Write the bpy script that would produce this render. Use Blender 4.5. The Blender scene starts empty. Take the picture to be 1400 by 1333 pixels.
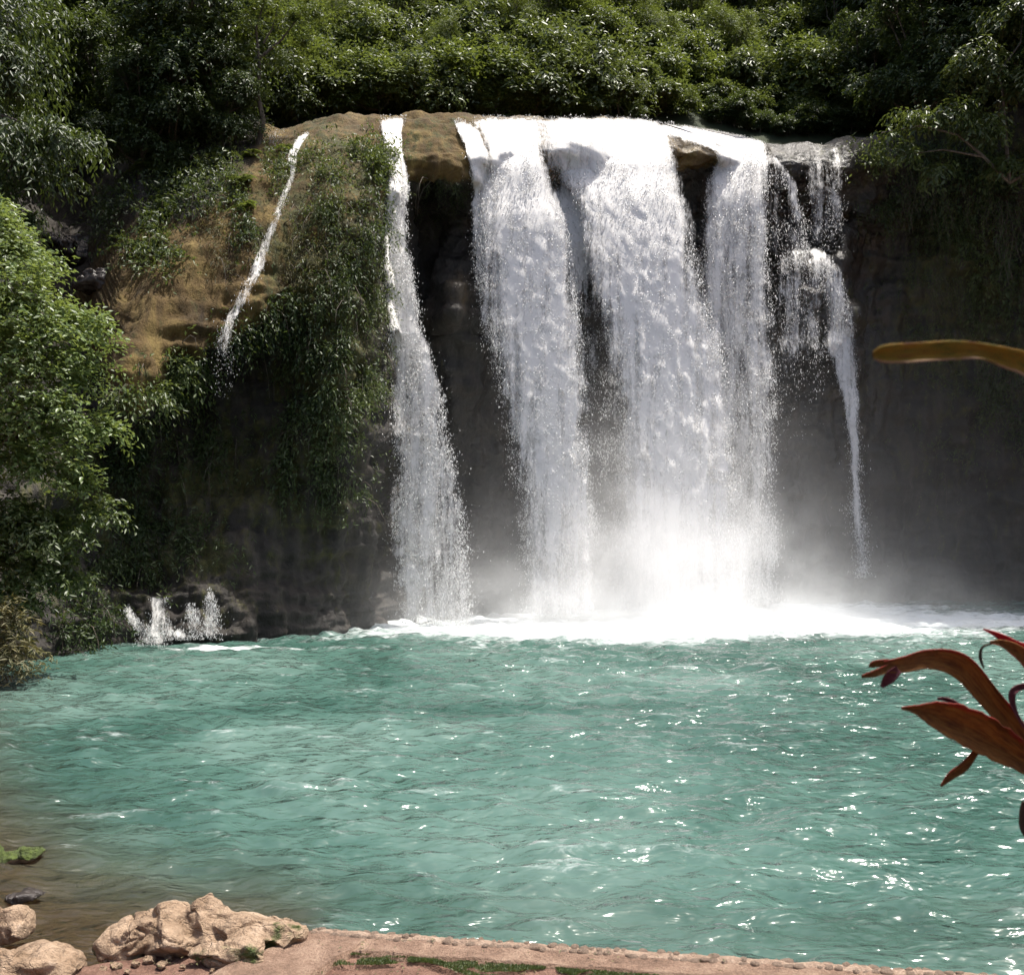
import bpy, bmesh, math, random
import numpy as np
from mathutils import Vector, Matrix
from mathutils.bvhtree import BVHTree

rng = np.random.default_rng(7)
random.seed(7)
SC = bpy.context.scene
COL = SC.collection
R = math.radians

# ------------------------------------------------------------------ camera
CAM_H, FPX, HX, HY = 4.0, 1500.0, 700.0, 714.0     # eye height over the pool, focal length, principal point, horizon row
cam = bpy.data.cameras.new('camera')
cam.sensor_width = 36.0
cam.lens = 36.0 * FPX / 1400.0
cam.shift_y = (HY - 666.5) / 1400.0
cam.clip_start, cam.clip_end = 0.05, 600.0
cam.dof.use_dof = True
cam.dof.focus_distance = 40.0
cam.dof.aperture_fstop = 9.0
cam_o = bpy.data.objects.new('camera', cam)
cam_o.location = (0, 0, CAM_H)
cam_o.rotation_euler = (R(90), 0, 0)
COL.objects.link(cam_o)
SC.camera = cam_o

# ------------------------------------------------------------------ sky, sun, exposure
SUN_EL, SUN_AZ = R(72), R(78)          # azimuth measured from +Y (away from the camera) towards +X
world = bpy.data.worlds.new('World')
SC.world = world
world.use_nodes = True
wn = world.node_tree.nodes
sky = wn.new('ShaderNodeTexSky')
sky.sky_type = 'NISHITA'
sky.sun_disc = False
sky.sun_elevation = SUN_EL
sky.sun_rotation = SUN_AZ
sky.dust_density = 5.0
wn['Background'].inputs['Strength'].default_value = 0.13
world.node_tree.links.new(sky.outputs[0], wn['Background'].inputs['Color'])
sun = bpy.data.lights.new('sun', 'SUN')
sun.energy = 5.0
sun.angle = R(0.53)
sun.color = (1.0, 0.955, 0.88)
sun_o = bpy.data.objects.new('sun', sun)
sd = Vector((math.sin(SUN_AZ) * math.cos(SUN_EL), math.cos(SUN_AZ) * math.cos(SUN_EL), math.sin(SUN_EL)))
sun_o.rotation_euler = sd.to_track_quat('Z', 'Y').to_euler()
sun_o.location = (20, 20, 60)
COL.objects.link(sun_o)
SC.view_settings.view_transform = 'Standard'
SC.view_settings.look = 'None'
SC.view_settings.gamma = 1.0
SC.view_settings.exposure = 0.58
SC.cycles.use_denoising = True
SC.cycles.use_adaptive_sampling = True
SC.cycles.adaptive_threshold = 0.02
SC.cycles.max_bounces = 6
SC.cycles.diffuse_bounces = 2
SC.cycles.glossy_bounces = 2
SC.cycles.transmission_bounces = 3
SC.cycles.transparent_max_bounces = 16
SC.cycles.volume_bounces = 2
SC.cycles.volume_step_rate = 2.0
SC.cycles.caustics_reflective = False
SC.cycles.caustics_refractive = False

# ------------------------------------------------------------------ helpers
def at(px, py, Y):
    """pixel of the 1400 px photograph and a distance -> world point"""
    return Vector(((px - HX) / FPX * Y, Y, CAM_H + (HY - py) / FPX * Y))

def atz(px, py, z):
    """pixel -> world point on the level z"""
    Y = FPX * (CAM_H - z) / (py - HY)
    return at(px, py, Y)

_perm = rng.permutation(256)
_perm = np.concatenate([_perm, _perm, _perm])
_grad = rng.normal(size=(256, 3))
_grad /= np.linalg.norm(_grad, axis=1)[:, None]

def perlin(p):
    p = np.asarray(p, dtype=np.float64)
    i = np.floor(p).astype(np.int64)
    f = p - i
    i &= 255
    w = f * f * f * (f * (f * 6 - 15) + 10)
    out = 0.0
    for dx in (0, 1):
        for dy in (0, 1):
            for dz in (0, 1):
                h = _perm[_perm[_perm[(i[:, 0] + dx) & 255] + ((i[:, 1] + dy) & 255)] + ((i[:, 2] + dz) & 255)]
                g = _grad[h]
                d = g[:, 0] * (f[:, 0] - dx) + g[:, 1] * (f[:, 1] - dy) + g[:, 2] * (f[:, 2] - dz)
                wx = w[:, 0] if dx else 1 - w[:, 0]
                wy = w[:, 1] if dy else 1 - w[:, 1]
                wz = w[:, 2] if dz else 1 - w[:, 2]
                out = out + d * wx * wy * wz
    return out * 1.5

def fbm(p, octaves=4, gain=0.5, lac=2.03, ridged=False):
    p = np.asarray(p, dtype=np.float64)
    s, a = 0.0, 1.0
    q = p.copy()
    for o in range(octaves):
        n = perlin(q + o * 17.3)
        if ridged:
            n = 1 - 2 * np.abs(n)
        s = s + a * n
        a *= gain
        q = q * lac
    return s

def sstep(a, b, x):
    t = np.clip((np.asarray(x) - a) / (b - a), 0, 1)
    return t * t * (3 - 2 * t)

def mesh_np(name, verts, faces, smooth=False, attrs=None, uv=None):
    """verts (n,3), faces (m,3 or 4) -> mesh with optional point attributes"""
    me = bpy.data.meshes.new(name)
    verts = np.asarray(verts, dtype=np.float32)
    faces = np.asarray(faces, dtype=np.int32)
    n, (m, k) = len(verts), faces.shape
    me.vertices.add(n)
    me.vertices.foreach_set('co', verts.ravel())
    me.loops.add(m * k)
    me.loops.foreach_set('vertex_index', faces.ravel())
    me.polygons.add(m)
    me.polygons.foreach_set('loop_start', np.arange(0, m * k, k, dtype=np.int32))
    me.polygons.foreach_set('loop_total', np.full(m, k, dtype=np.int32))
    if smooth:
        me.polygons.foreach_set('use_smooth', np.ones(m, dtype=bool))
    for an, av in (attrs or {}).items():
        a = me.attributes.new(an, 'FLOAT', 'POINT')
        a.data.foreach_set('value', np.asarray(av, dtype=np.float32))
    if uv is not None:
        l = me.uv_layers.new(name='UVMap')
        l.data.foreach_set('uv', np.asarray(uv, dtype=np.float32)[faces.ravel()].ravel())
    me.update()
    me.validate()
    return me

def grid_faces(nu, nv):
    i = np.arange((nu - 1) * (nv - 1))
    a = (i // (nv - 1)) * nv + i % (nv - 1)
    return np.stack([a, a + nv, a + nv + 1, a + 1], 1)

def link(name, me, mat, parent=None, **props):
    o = bpy.data.objects.new(name, me)
    COL.objects.link(o)
    if mat is not None and me is not None and not me.materials:
        me.materials.append(mat)
    if parent is not None:
        o.parent = parent
    for k, v in props.items():
        o[k] = v
    return o

def empty(name, loc=(0, 0, 0), **props):
    o = bpy.data.objects.new(name, None)
    o.location = loc
    o.empty_display_size = 0.2
    COL.objects.link(o)
    for k, v in props.items():
        o[k] = v
    return o

def copy_tree(o, parent=None):
    c = o.copy()
    COL.objects.link(c)
    c.parent = parent
    for ch in o.children:
        copy_tree(ch, c)
    return c

def tube(path, radii, sides=6):
    """tapered tube as (verts, quads)"""
    path = [Vector(p) for p in path]
    vs, fs = [], []
    ref = Vector((0.3, 0.2, 1)).normalized()
    for i, p in enumerate(path):
        d = (path[min(i + 1, len(path) - 1)] - path[max(i - 1, 0)]).normalized()
        a = d.cross(ref)
        if a.length < 0.05:
            a = d.cross(Vector((1, 0, 0)))
        a.normalize()
        b = d.cross(a)
        for k in range(sides):
            t = 2 * math.pi * k / sides
            vs.append(p + (a * math.cos(t) + b * math.sin(t)) * radii[i])
        if i:
            for k in range(sides):
                k2 = (k + 1) % sides
                fs.append(((i - 1) * sides + k, (i - 1) * sides + k2, i * sides + k2, i * sides + k))
    return np.array([tuple(v) for v in vs]), np.array(fs)

def join(parts):
    V, F, n = [], [], 0
    for v, f in parts:
        V.append(v); F.append(f + n); n += len(v)
    return np.concatenate(V), np.concatenate(F)

# ------------------------------------------------------------------ material helpers
def new_mat(name):
    m = bpy.data.materials.new(name)
    m.use_nodes = True
    nt = m.node_tree
    nt.nodes.clear()
    out = nt.nodes.new('ShaderNodeOutputMaterial')
    return m, nt, out

def N(nt, typ, **kw):
    n = nt.nodes.new(typ)
    for k, v in kw.items():
        if k.startswith('i_'):
            key = k[2:].replace('_', ' ')
            n.inputs[key].default_value = v
        else:
            setattr(n, k, v)
    return n

def L(nt, a, b):
    nt.links.new(a, b)

def noise(nt, vec, scale, detail=5, rough=0.55, dist=0.0):
    n = N(nt, 'ShaderNodeTexNoise', i_Scale=scale, i_Detail=detail, i_Roughness=rough, i_Distortion=dist)
    if vec is not None:
        L(nt, vec, n.inputs['Vector'])
    return n.outputs['Fac']

def ramp(nt, fac, stops, interp='LINEAR'):
    r = N(nt, 'ShaderNodeValToRGB')
    cr = r.color_ramp
    cr.interpolation = interp
    while len(cr.elements) < len(stops):
        cr.elements.new(0.5)
    for e, (p, c) in zip(cr.elements, stops):
        e.position = p
        e.color = c if len(c) == 4 else (*c, 1)
    L(nt, fac, r.inputs['Fac'])
    return r.outputs['Color']

def mth(nt, op, a, b=None, c=None, clamp=False):
    n = N(nt, 'ShaderNodeMath', operation=op, use_clamp=clamp)
    for i, v in enumerate((a, b, c)):
        if v is None:
            continue
        if isinstance(v, (int, float)):
            n.inputs[i].default_value = v
        else:
            L(nt, v, n.inputs[i])
    return n.outputs[0]

def mapr(nt, v, a, b, c=0.0, d=1.0, smooth=True):
    n = N(nt, 'ShaderNodeMapRange', interpolation_type='SMOOTHSTEP' if smooth else 'LINEAR')
    for key, val in (('Value', v), ('From Min', a), ('From Max', b), ('To Min', c), ('To Max', d)):
        if isinstance(val, (int, float)):
            n.inputs[key].default_value = val
        else:
            L(nt, val, n.inputs[key])
    return n.outputs['Result']

def mixc(nt, fac, a, b):
    n = N(nt, 'ShaderNodeMix', data_type='RGBA')
    for key, v in ((0, fac), (6, a), (7, b)):
        if isinstance(v, (int, float)):
            n.inputs[key].default_value = v
        elif isinstance(v, tuple):
            n.inputs[key].default_value = v if len(v) == 4 else (*v, 1)
        else:
            L(nt, v, n.inputs[key])
    return n.outputs[2]

def attr(nt, name):
    return N(nt, 'ShaderNodeAttribute', attribute_name=name).outputs['Fac']

def objco(nt, scale=(1, 1, 1)):
    tc = N(nt, 'ShaderNodeTexCoord')
    mp = N(nt, 'ShaderNodeMapping')
    mp.inputs['Scale'].default_value = scale
    L(nt, tc.outputs['Object'], mp.inputs['Vector'])
    return mp.outputs['Vector']

def bump(nt, h, strength=0.5, dist=0.05):
    b = N(nt, 'ShaderNodeBump', i_Strength=strength, i_Distance=dist)
    L(nt, h, b.inputs['Height'])
    return b.outputs['Normal']

def leaf_mat(name, dark, mid, light, gloss=0.42, trans=0.35, spec=0.5):
    m, nt, out = new_mat(name)
    r = attr(nt, 'rnd')
    oi = N(nt, 'ShaderNodeObjectInfo').outputs['Random']
    v = mth(nt, 'ADD', mth(nt, 'MULTIPLY', r, 0.75), mth(nt, 'MULTIPLY', oi, 0.25))
    c = ramp(nt, v, [(0.05, dark), (0.5, mid), (0.95, light)])
    p = N(nt, 'ShaderNodeBsdfPrincipled', i_Roughness=gloss)
    p.inputs['Specular IOR Level'].default_value = spec
    L(nt, c, p.inputs['Base Color'])
    t = N(nt, 'ShaderNodeBsdfTranslucent')
    L(nt, mixc(nt, 0.5, c, (light[0] * 1.5, light[1] * 1.4, light[2] * 0.6)), t.inputs['Color'])
    mx = N(nt, 'ShaderNodeMixShader')
    mx.inputs[0].default_value = trans
    L(nt, p.outputs[0], mx.inputs[1]); L(nt, t.outputs[0], mx.inputs[2])
    L(nt, mx.outputs[0], out.inputs['Surface'])
    return m

M = {}
M['leaf_mid'] = leaf_mat('leaf_mid', (0.028, 0.046, 0.013), (0.068, 0.100, 0.028), (0.130, 0.165, 0.055))
M['leaf_dark'] = leaf_mat('leaf_dark', (0.018, 0.032, 0.010), (0.042, 0.070, 0.020), (0.088, 0.120, 0.038), 0.45)  # darker green: shade of the side woods is partly put into this colour
M['leaf_light'] = leaf_mat('leaf_light', (0.040, 0.066, 0.014), (0.085, 0.125, 0.028), (0.15, 0.19, 0.050), 0.48, 0.38)
M['leaf_bank'] = leaf_mat('leaf_bank', (0.042, 0.075, 0.020), (0.110, 0.165, 0.048), (0.22, 0.28, 0.11), 0.40, 0.36, 0.5)
M['leaf_dry'] = leaf_mat('leaf_dry', (0.05, 0.055, 0.02), (0.10, 0.10, 0.04), (0.2, 0.17, 0.08), 0.6, 0.25)

def bark_mat():
    m, nt, out = new_mat('bark')
    co = objco(nt, (3, 3, 0.8))
    n = noise(nt, co, 4, 6)
    p = N(nt, 'ShaderNodeBsdfPrincipled', i_Roughness=0.85)
    L(nt, ramp(nt, n, [(0.3, (0.03, 0.022, 0.016)), (0.55, (0.10, 0.08, 0.06)), (0.75, (0.2, 0.17, 0.14))]), p.inputs['Base Color'])
    L(nt, bump(nt, n, 0.6, 0.04), p.inputs['Normal'])
    L(nt, p.outputs[0], out.inputs['Surface'])
    return m
M['bark'] = bark_mat()

def cliff_mat():
    m, nt, out = new_mat('cliff_rock')
    co = objco(nt)
    cs = objco(nt, (1, 1, 0.28))
    n1 = noise(nt, co, 0.35, 7, 0.6, 0.3)
    n2 = noise(nt, cs, 1.1, 8, 0.65, 0.4)
    n3 = noise(nt, co, 5.0, 6, 0.65)
    n4 = noise(nt, cs, 3.2, 5, 0.6)
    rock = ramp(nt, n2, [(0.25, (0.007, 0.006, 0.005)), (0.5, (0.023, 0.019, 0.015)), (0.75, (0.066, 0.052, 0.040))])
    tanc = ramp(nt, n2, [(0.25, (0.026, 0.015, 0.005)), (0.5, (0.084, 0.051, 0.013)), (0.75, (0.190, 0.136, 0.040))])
    moss = ramp(nt, n3, [(0.3, (0.016, 0.018, 0.004)), (0.55, (0.052, 0.050, 0.010)), (0.8, (0.115, 0.100, 0.022))])
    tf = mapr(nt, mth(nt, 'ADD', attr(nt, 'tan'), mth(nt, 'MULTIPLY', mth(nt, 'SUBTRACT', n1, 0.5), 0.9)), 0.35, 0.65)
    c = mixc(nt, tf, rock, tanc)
    mf = mapr(nt, mth(nt, 'ADD', attr(nt, 'moss'), mth(nt, 'MULTIPLY', mth(nt, 'SUBTRACT', mth(nt, 'ADD', mth(nt, 'MULTIPLY', n4, 0.6), mth(nt, 'MULTIPLY', n1, 0.4)), 0.5), 1.9)), 0.42, 0.72)
    c = mixc(nt, mf, c, moss)
    p = N(nt, 'ShaderNodeBsdfPrincipled')
    L(nt, c, p.inputs['Base Color'])
    L(nt, mapr(nt, attr(nt, 'wet'), 0, 1, 0.95, 0.3), p.inputs['Roughness'])
    h = mth(nt, 'ADD', mth(nt, 'MULTIPLY', n2, 0.6), mth(nt, 'MULTIPLY', n3, 0.4))
    L(nt, bump(nt, h, 0.9, 0.25), p.inputs['Normal'])
    L(nt, p.outputs[0], out.inputs['Surface'])
    return m
M['cliff'] = cliff_mat()

def earth_mat(name, stops, scale=1.0, bs=0.6, bd=0.03):
    m, nt, out = new_mat(name)
    co = objco(nt)
    a = noise(nt, co, 1.4 * scale, 8, 0.65, 0.3)
    b = noise(nt, co, 14 * scale, 6, 0.7)
    v = mth(nt, 'ADD', mth(nt, 'MULTIPLY', a, 0.6), mth(nt, 'MULTIPLY', b, 0.4))
    p = N(nt, 'ShaderNodeBsdfPrincipled', i_Roughness=0.9)
    L(nt, ramp(nt, v, stops), p.inputs['Base Color'])
    L(nt, bump(nt, b, bs, bd), p.inputs['Normal'])
    L(nt, p.outputs[0], out.inputs['Surface'])
    return m
M['forest_floor'] = earth_mat('forest_floor', [(0.3, (0.008, 0.014, 0.004)), (0.5, (0.018, 0.028, 0.008)), (0.7, (0.04, 0.045, 0.015))])
M['earth'] = earth_mat('earth', [(0.32, (0.06, 0.03, 0.02)), (0.48, (0.18, 0.092, 0.062)), (0.66, (0.32, 0.19, 0.135))], 2.4, 1.0, 0.05)
M['concrete'] = earth_mat('coping_concrete', [(0.3, (0.09, 0.055, 0.036)), (0.48, (0.25, 0.155, 0.105)), (0.62, (0.40, 0.275, 0.195))], 2.6, 1.0, 0.05)
M['pebble'] = earth_mat('coping_stone', [(0.3, (0.16, 0.105, 0.075)), (0.5, (0.33, 0.23, 0.165)), (0.66, (0.50, 0.385, 0.295))], 3.0, 1.0, 0.03)

def rock_mat():
    m, nt, out = new_mat('boulder_rock')
    co = objco(nt)
    a = noise(nt, co, 1.6, 8, 0.62, 0.6)
    b = noise(nt, co, 9, 7, 0.7, 0.4)
    v = mth(nt, 'ADD', mth(nt, 'MULTIPLY', a, 0.55), mth(nt, 'MULTIPLY', b, 0.45))
    c = ramp(nt, v, [(0.3, (0.055, 0.038, 0.024)), (0.42, (0.25, 0.165, 0.100)), (0.55, (0.43, 0.305, 0.205)), (0.72, (0.58, 0.46, 0.36))])
    mo = noise(nt, co, 2.6, 5, 0.6)
    ms = ramp(nt, b, [(0.3, (0.02, 0.03, 0.006)), (0.7, (0.10, 0.14, 0.02))])
    mf = mapr(nt, mth(nt, 'ADD', mo, attr(nt, 'moss')), 0.66, 0.78)
    c = mixc(nt, mf, c, ms)
    p = N(nt, 'ShaderNodeBsdfPrincipled', i_Roughness=0.8)
    L(nt, c, p.inputs['Base Color'])
    vo = N(nt, 'ShaderNodeTexVoronoi', feature='DISTANCE_TO_EDGE', i_Scale=3.4)
    wv = N(nt, 'ShaderNodeVectorMath', operation='MULTIPLY_ADD'); L(nt, N(nt, 'ShaderNodeTexNoise', i_Scale=2.5, i_Detail=5.0).outputs['Color'], wv.inputs[0]); wv.inputs[1].default_value = (0.5, 0.5, 0.5); L(nt, co, wv.inputs[2])
    L(nt, wv.outputs[0], vo.inputs['Vector'])
    crk = mapr(nt, vo.outputs['Distance'], 0.0, 0.05)
    pit = noise(nt, co, 34, 4, 0.7)
    hh = mth(nt, 'ADD', mth(nt, 'ADD', v, mth(nt, 'MULTIPLY', crk, 0.08)), mth(nt, 'MULTIPLY', pit, 0.22))
    c2 = mixc(nt, mapr(nt, vo.outputs['Distance'], 0.0, 0.025, 0.28, 0.0), c, (0.04, 0.028, 0.018))
    c2 = mixc(nt, mapr(nt, pit, 0.60, 0.72, 0.0, 0.55), c2, (0.07, 0.05, 0.03))
    L(nt, c2, p.inputs['Base Color'])
    L(nt, bump(nt, hh, 1.0, 0.14), p.inputs['Normal'])
    L(nt, p.outputs[0], out.inputs['Surface'])
    return m
M['rock'] = rock_mat()
M['wet_rock'] = earth_mat('wet_rock', [(0.3, (0.012, 0.010, 0.009)), (0.5, (0.04, 0.032, 0.028)), (0.7, (0.09, 0.075, 0.066))], 2.5)
M['wet_rock'].node_tree.nodes['Principled BSDF'].inputs['Roughness'].default_value = 0.25

# ------------------------------------------------------------------ cliff
# key columns: px at the face, waterline distance, then (row, distance) up the face to the crest
KEYS = [
 (-320, 26, [(700, 27.5), (560, 29), (420, 31), (300, 33), (220, 35), (140, 38), (60, 41)]),
 (0,   30, [(750, 31.5), (620, 33.5), (500, 36), (400, 38.5), (320, 41), (240, 45), (160, 49)]),
 (110, 34.2, [(780, 35.2), (660, 36.6), (570, 38), (480, 39.8), (390, 42), (290, 46), (200, 50)]),
 (165, 35.3, [(780, 36.3), (690, 37.8), (600, 38.0), (562, 36.4), (525, 35.4), (440, 36.5), (355, 39.5)]),
 (230, 35.8, [(780, 36.8), (660, 38.4), (560, 38.8), (512, 36.8), (480, 35.9), (370, 37.2), (285, 40.8)]),
 (300, 36.2, [(780, 37.2), (650, 39.0), (520, 39.4), (470, 37.8), (440, 36.8), (320, 38.4), (220, 42.2)]),
 (390, 38.0, [(780, 38.4), (650, 39.2), (500, 39.4), (430, 38.4), (385, 37.8), (265, 40.0), (185, 44)]),
 (455, 39.6, [(800, 39.6), (690, 39.2), (550, 38.6), (410, 38.6), (300, 39.4), (208, 42), (162, 45.5)]),
 (520, 41.8, [(800, 41.8), (680, 41.2), (540, 40.6), (400, 40.8), (285, 41.2), (207, 43), (158, 46.5)]),
 (562, 44.0, [(780, 44.8), (650, 45.8), (450, 46.4), (285, 46.0), (250, 43.2), (200, 43.4), (156, 46.8)]),
 (630, 46.0, [(750, 46.2), (600, 46.6), (430, 45.2), (300, 47.0), (238, 43.8), (195, 44.3), (160, 47.5)]),
 (740, 48.0, [(750, 48.4), (600, 48.8), (430, 48.8), (290, 48.4), (237, 46.2), (190, 45.8), (167, 48.2)]),
 (860, 49.5, [(750, 50.0), (600, 50.4), (430, 50.4), (290, 49.8), (240, 47.7), (196, 47.2), (167, 49.7)]),
 (945, 51.0, [(750, 51.4), (600, 51.8), (430, 51.8), (290, 51.6), (226, 49.6), (207, 49.0), (180, 51.2)]),
 (1020, 52.0, [(750, 52.4), (600, 52.6), (460, 52.4), (300, 52.4), (240, 50.4), (213, 50.2), (194, 52.0)]),
 (1090, 53.0, [(750, 53.4), (600, 53.6), (470, 53.4), (300, 53.6), (256, 52.0), (222, 51.4), (199, 53.2)]),
 (1160, 53.8, [(750, 54.2), (600, 54.4), (470, 54.4), (330, 54.4), (270, 53.2), (225, 52.0), (194, 54.0)]),
 (1280, 55.0, [(740, 55.2), (600, 55.2), (450, 54.8), (330, 54.2), (260, 53.6), (205, 53.6), (172, 55.5)]),
 (1430, 55.5, [(740, 55.0), (600, 54.4), (450, 53.4), (330, 52.4), (250, 51.8), (180, 51.8), (110, 54)]),
 (1720, 48.0, [(740, 48.0), (600, 47.4), (450, 46.4), (330, 45.6), (250, 45.4), (150, 46), (60, 49)]),
]
kp, kw = [], []
for px, yw, prof in KEYS:
    w = at(px, HY + FPX * CAM_H / yw, yw)
    pts = [Vector((w.x, w.y + 0.6, -2.5)), w] + [at(px, a, b) for a, b in prof]
    c = pts[-1]
    kx = c.x / c.y
    up_ = float(np.interp(px, [100, 150, 330, 420], [0, 5.0, 4.0, 0]))
    pts.append(Vector((c.x + kx * 6, c.y + 6, c.z + 0.3 + up_)))
    pts.append(Vector((c.x + kx * 20, c.y + 20, c.z - 1.5 + up_ * 2)))
    kp.append(px); kw.append([tuple(p) for p in pts])
kw = np.array(kw)                  # (columns, 11, 3)
kp = np.array(kp, float)

def hermite(x, xs, ys):
    """cubic interpolation of ys along axis 0 at positions x"""
    n = len(xs)
    m = np.zeros_like(ys)
    sh = (-1,) + (1,) * (ys.ndim - 1)
    d = (ys[1:] - ys[:-1]) / (xs[1:] - xs[:-1]).reshape(sh)
    m[1:-1] = 0.5 * (d[1:] + d[:-1]); m[0] = d[0]; m[-1] = d[-1]
    i = np.clip(np.searchsorted(xs, x) - 1, 0, n - 2)
    h = (xs[i + 1] - xs[i])
    t = ((x - xs[i]) / h).reshape(sh)
    h = h.reshape(sh)
    return ((2*t**3 - 3*t**2 + 1) * ys[i] + (t**3 - 2*t**2 + t) * h * m[i]
            + (-2*t**3 + 3*t**2) * ys[i + 1] + (t**3 - t**2) * h * m[i + 1])

NU, NV = 600, 290
up = np.linspace(-320, 1720, NU)
cols = hermite(up, kp, kw)                                        # (NU, 11, 3)
vk = np.arange(11, dtype=float)
vp = np.concatenate([np.linspace(0, 1, 12, endpoint=False), np.linspace(1, 8.2, 255, endpoint=False), np.linspace(8.2, 10, 23)])
surf = hermite(vp, vk, np.swapaxes(cols, 0, 1))                   # (NV, NU, 3)
surf = np.swapaxes(surf, 0, 1)                                    # (NU, NV, 3)
# the rounded ledge low on the right of the falls
def pix(P):
    return HX + FPX * P[..., 0] / P[..., 1], HY - FPX * (P[..., 2] - CAM_H) / P[..., 1]
PX, PY = pix(surf)
facemask = (vp[None, :] > 0.5) & (vp[None, :] < 6.6)
led = np.exp(-(((PX - 1112) / 46) ** 4)) * sstep(335, 375, PY + 0.012 * (PX - 1100) ** 2) * (1 - sstep(455, 475, PY)) * facemask
surf[..., 1] -= 2.6 * led
led2 = np.exp(-(((PX - 1150) / 26) ** 4)) * sstep(432, 450, PY) * (1 - sstep(505, 560, PY)) * facemask
surf[..., 1] -= 1.4 * led2
led3 = np.exp(-(((PX - 640) / 45) ** 4)) * sstep(340, 420, PY) * (1 - sstep(438, 452, PY)) * facemask
surf[..., 1] -= 1.0 * led3
du = np.gradient(surf, axis=0); dv = np.gradient(surf, axis=1)
nrm = np.cross(dv, du)
nrm /= np.linalg.norm(nrm, axis=2)[..., None] + 1e-9
flip = np.sign(nrm[NU // 2, 100, 1])
nrm *= -flip
P = surf.reshape(-1, 3)
lipw = (1 - sstep(5.6, 6.8, vp))[None, :] * np.ones((NU, 1))
rough = (0.38 + 0.62 * lipw).ravel()
disp = 0.55 * fbm(P * 0.28, 3) + 0.40 * fbm(P * np.array([1.1, 1.1, 0.24]), 4) + 0.10 * fbm(P * 1.7, 4)
# broken ledges where the face is bare
disp += 0.34 * fbm(P * np.array([0.5, 0.5, 1.7]), 4)
disp *= rough
P = P + nrm.reshape(-1, 3) * disp[:, None]
PX, PY = pix(P)
vg = (np.ones((NU, 1)) * vp[None, :]).ravel()
def blob(cx, cy, rx, ry):
    return np.exp(-(((PX - cx) / rx) ** 2 + ((PY - cy) / ry) ** 2))
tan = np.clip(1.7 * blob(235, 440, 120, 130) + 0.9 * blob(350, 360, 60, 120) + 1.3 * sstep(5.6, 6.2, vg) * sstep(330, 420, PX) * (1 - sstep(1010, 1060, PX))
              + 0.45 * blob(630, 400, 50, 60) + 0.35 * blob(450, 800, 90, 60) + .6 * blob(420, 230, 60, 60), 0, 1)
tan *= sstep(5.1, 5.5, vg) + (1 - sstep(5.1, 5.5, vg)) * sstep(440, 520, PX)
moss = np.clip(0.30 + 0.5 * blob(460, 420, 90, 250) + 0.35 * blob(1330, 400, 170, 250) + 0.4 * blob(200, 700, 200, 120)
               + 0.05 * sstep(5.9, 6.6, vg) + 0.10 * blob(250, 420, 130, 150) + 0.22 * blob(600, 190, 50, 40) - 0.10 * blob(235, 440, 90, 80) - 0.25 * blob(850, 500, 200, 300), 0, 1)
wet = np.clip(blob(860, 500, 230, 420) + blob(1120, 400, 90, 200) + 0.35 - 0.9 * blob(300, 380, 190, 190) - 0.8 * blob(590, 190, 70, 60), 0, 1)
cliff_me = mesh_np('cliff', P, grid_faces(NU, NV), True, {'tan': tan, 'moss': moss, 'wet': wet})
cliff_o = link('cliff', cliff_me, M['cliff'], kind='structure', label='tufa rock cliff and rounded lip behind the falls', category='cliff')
cliff_bvh = BVHTree.FromPolygons(P.tolist(), grid_faces(NU, NV).tolist())
EYE = Vector((0, 0, CAM_H))

def cliff_hit(px, py):
    d = (at(px, py, 1.0) - EYE).normalized()
    h = cliff_bvh.ray_cast(EYE, d)
    return h[0], h[1]

# ------------------------------------------------------------------ hillside behind the lip
crest_x = kw[:, 8, 0]; crest_y = kw[:, 8, 1]; crest_z = kw[:, 8, 2]
def crest(X):
    return np.interp(X, crest_x, crest_y), np.interp(X, crest_x, crest_z)
def hill_z(X, Y):
    cy, cz = crest(X)
    s = Y - cy - 2.0
    side = sstep(22, 42, X) * 12 + sstep(-14, -34, X) * 9
    return cz - 0.6 + np.where(s > 0, s * 0.88 - 0.004 * np.clip(s, 0, 60) ** 2, s * 0.25) + side * sstep(-2, 14, s) + 0.7 * np.sin(X * 0.33 + 1) * sstep(2, 8, s)
hu, hv = 170, 110
hx = np.linspace(-75, 85, hu)
t = np.linspace(0, 1, hv)
HXg = np.repeat(hx, hv)
cy, _ = crest(HXg)
HYg = cy + 1.5 + np.tile(t ** 1.3, hu) * 75
HZg = hill_z(HXg, HYg) + 0.5 * fbm(np.stack([HXg, HYg, 0 * HXg], 1) * 0.25, 3)
hill_f = grid_faces(hu, hv)
hill_me = mesh_np('hillside', np.stack([HXg, HYg, HZg], 1), hill_f, True)
link('hillside', hill_me, M['forest_floor'], kind='structure', label='steep wooded hillside rising behind the falls', category='hillside')
hill_bvh = BVHTree.FromPolygons(np.stack([HXg, HYg, HZg], 1).tolist(), hill_f.tolist())
def hill_hit(px, py):
    d = (at(px, py, 1.0) - EYE).normalized()
    return hill_bvh.ray_cast(EYE, d)[0]

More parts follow.
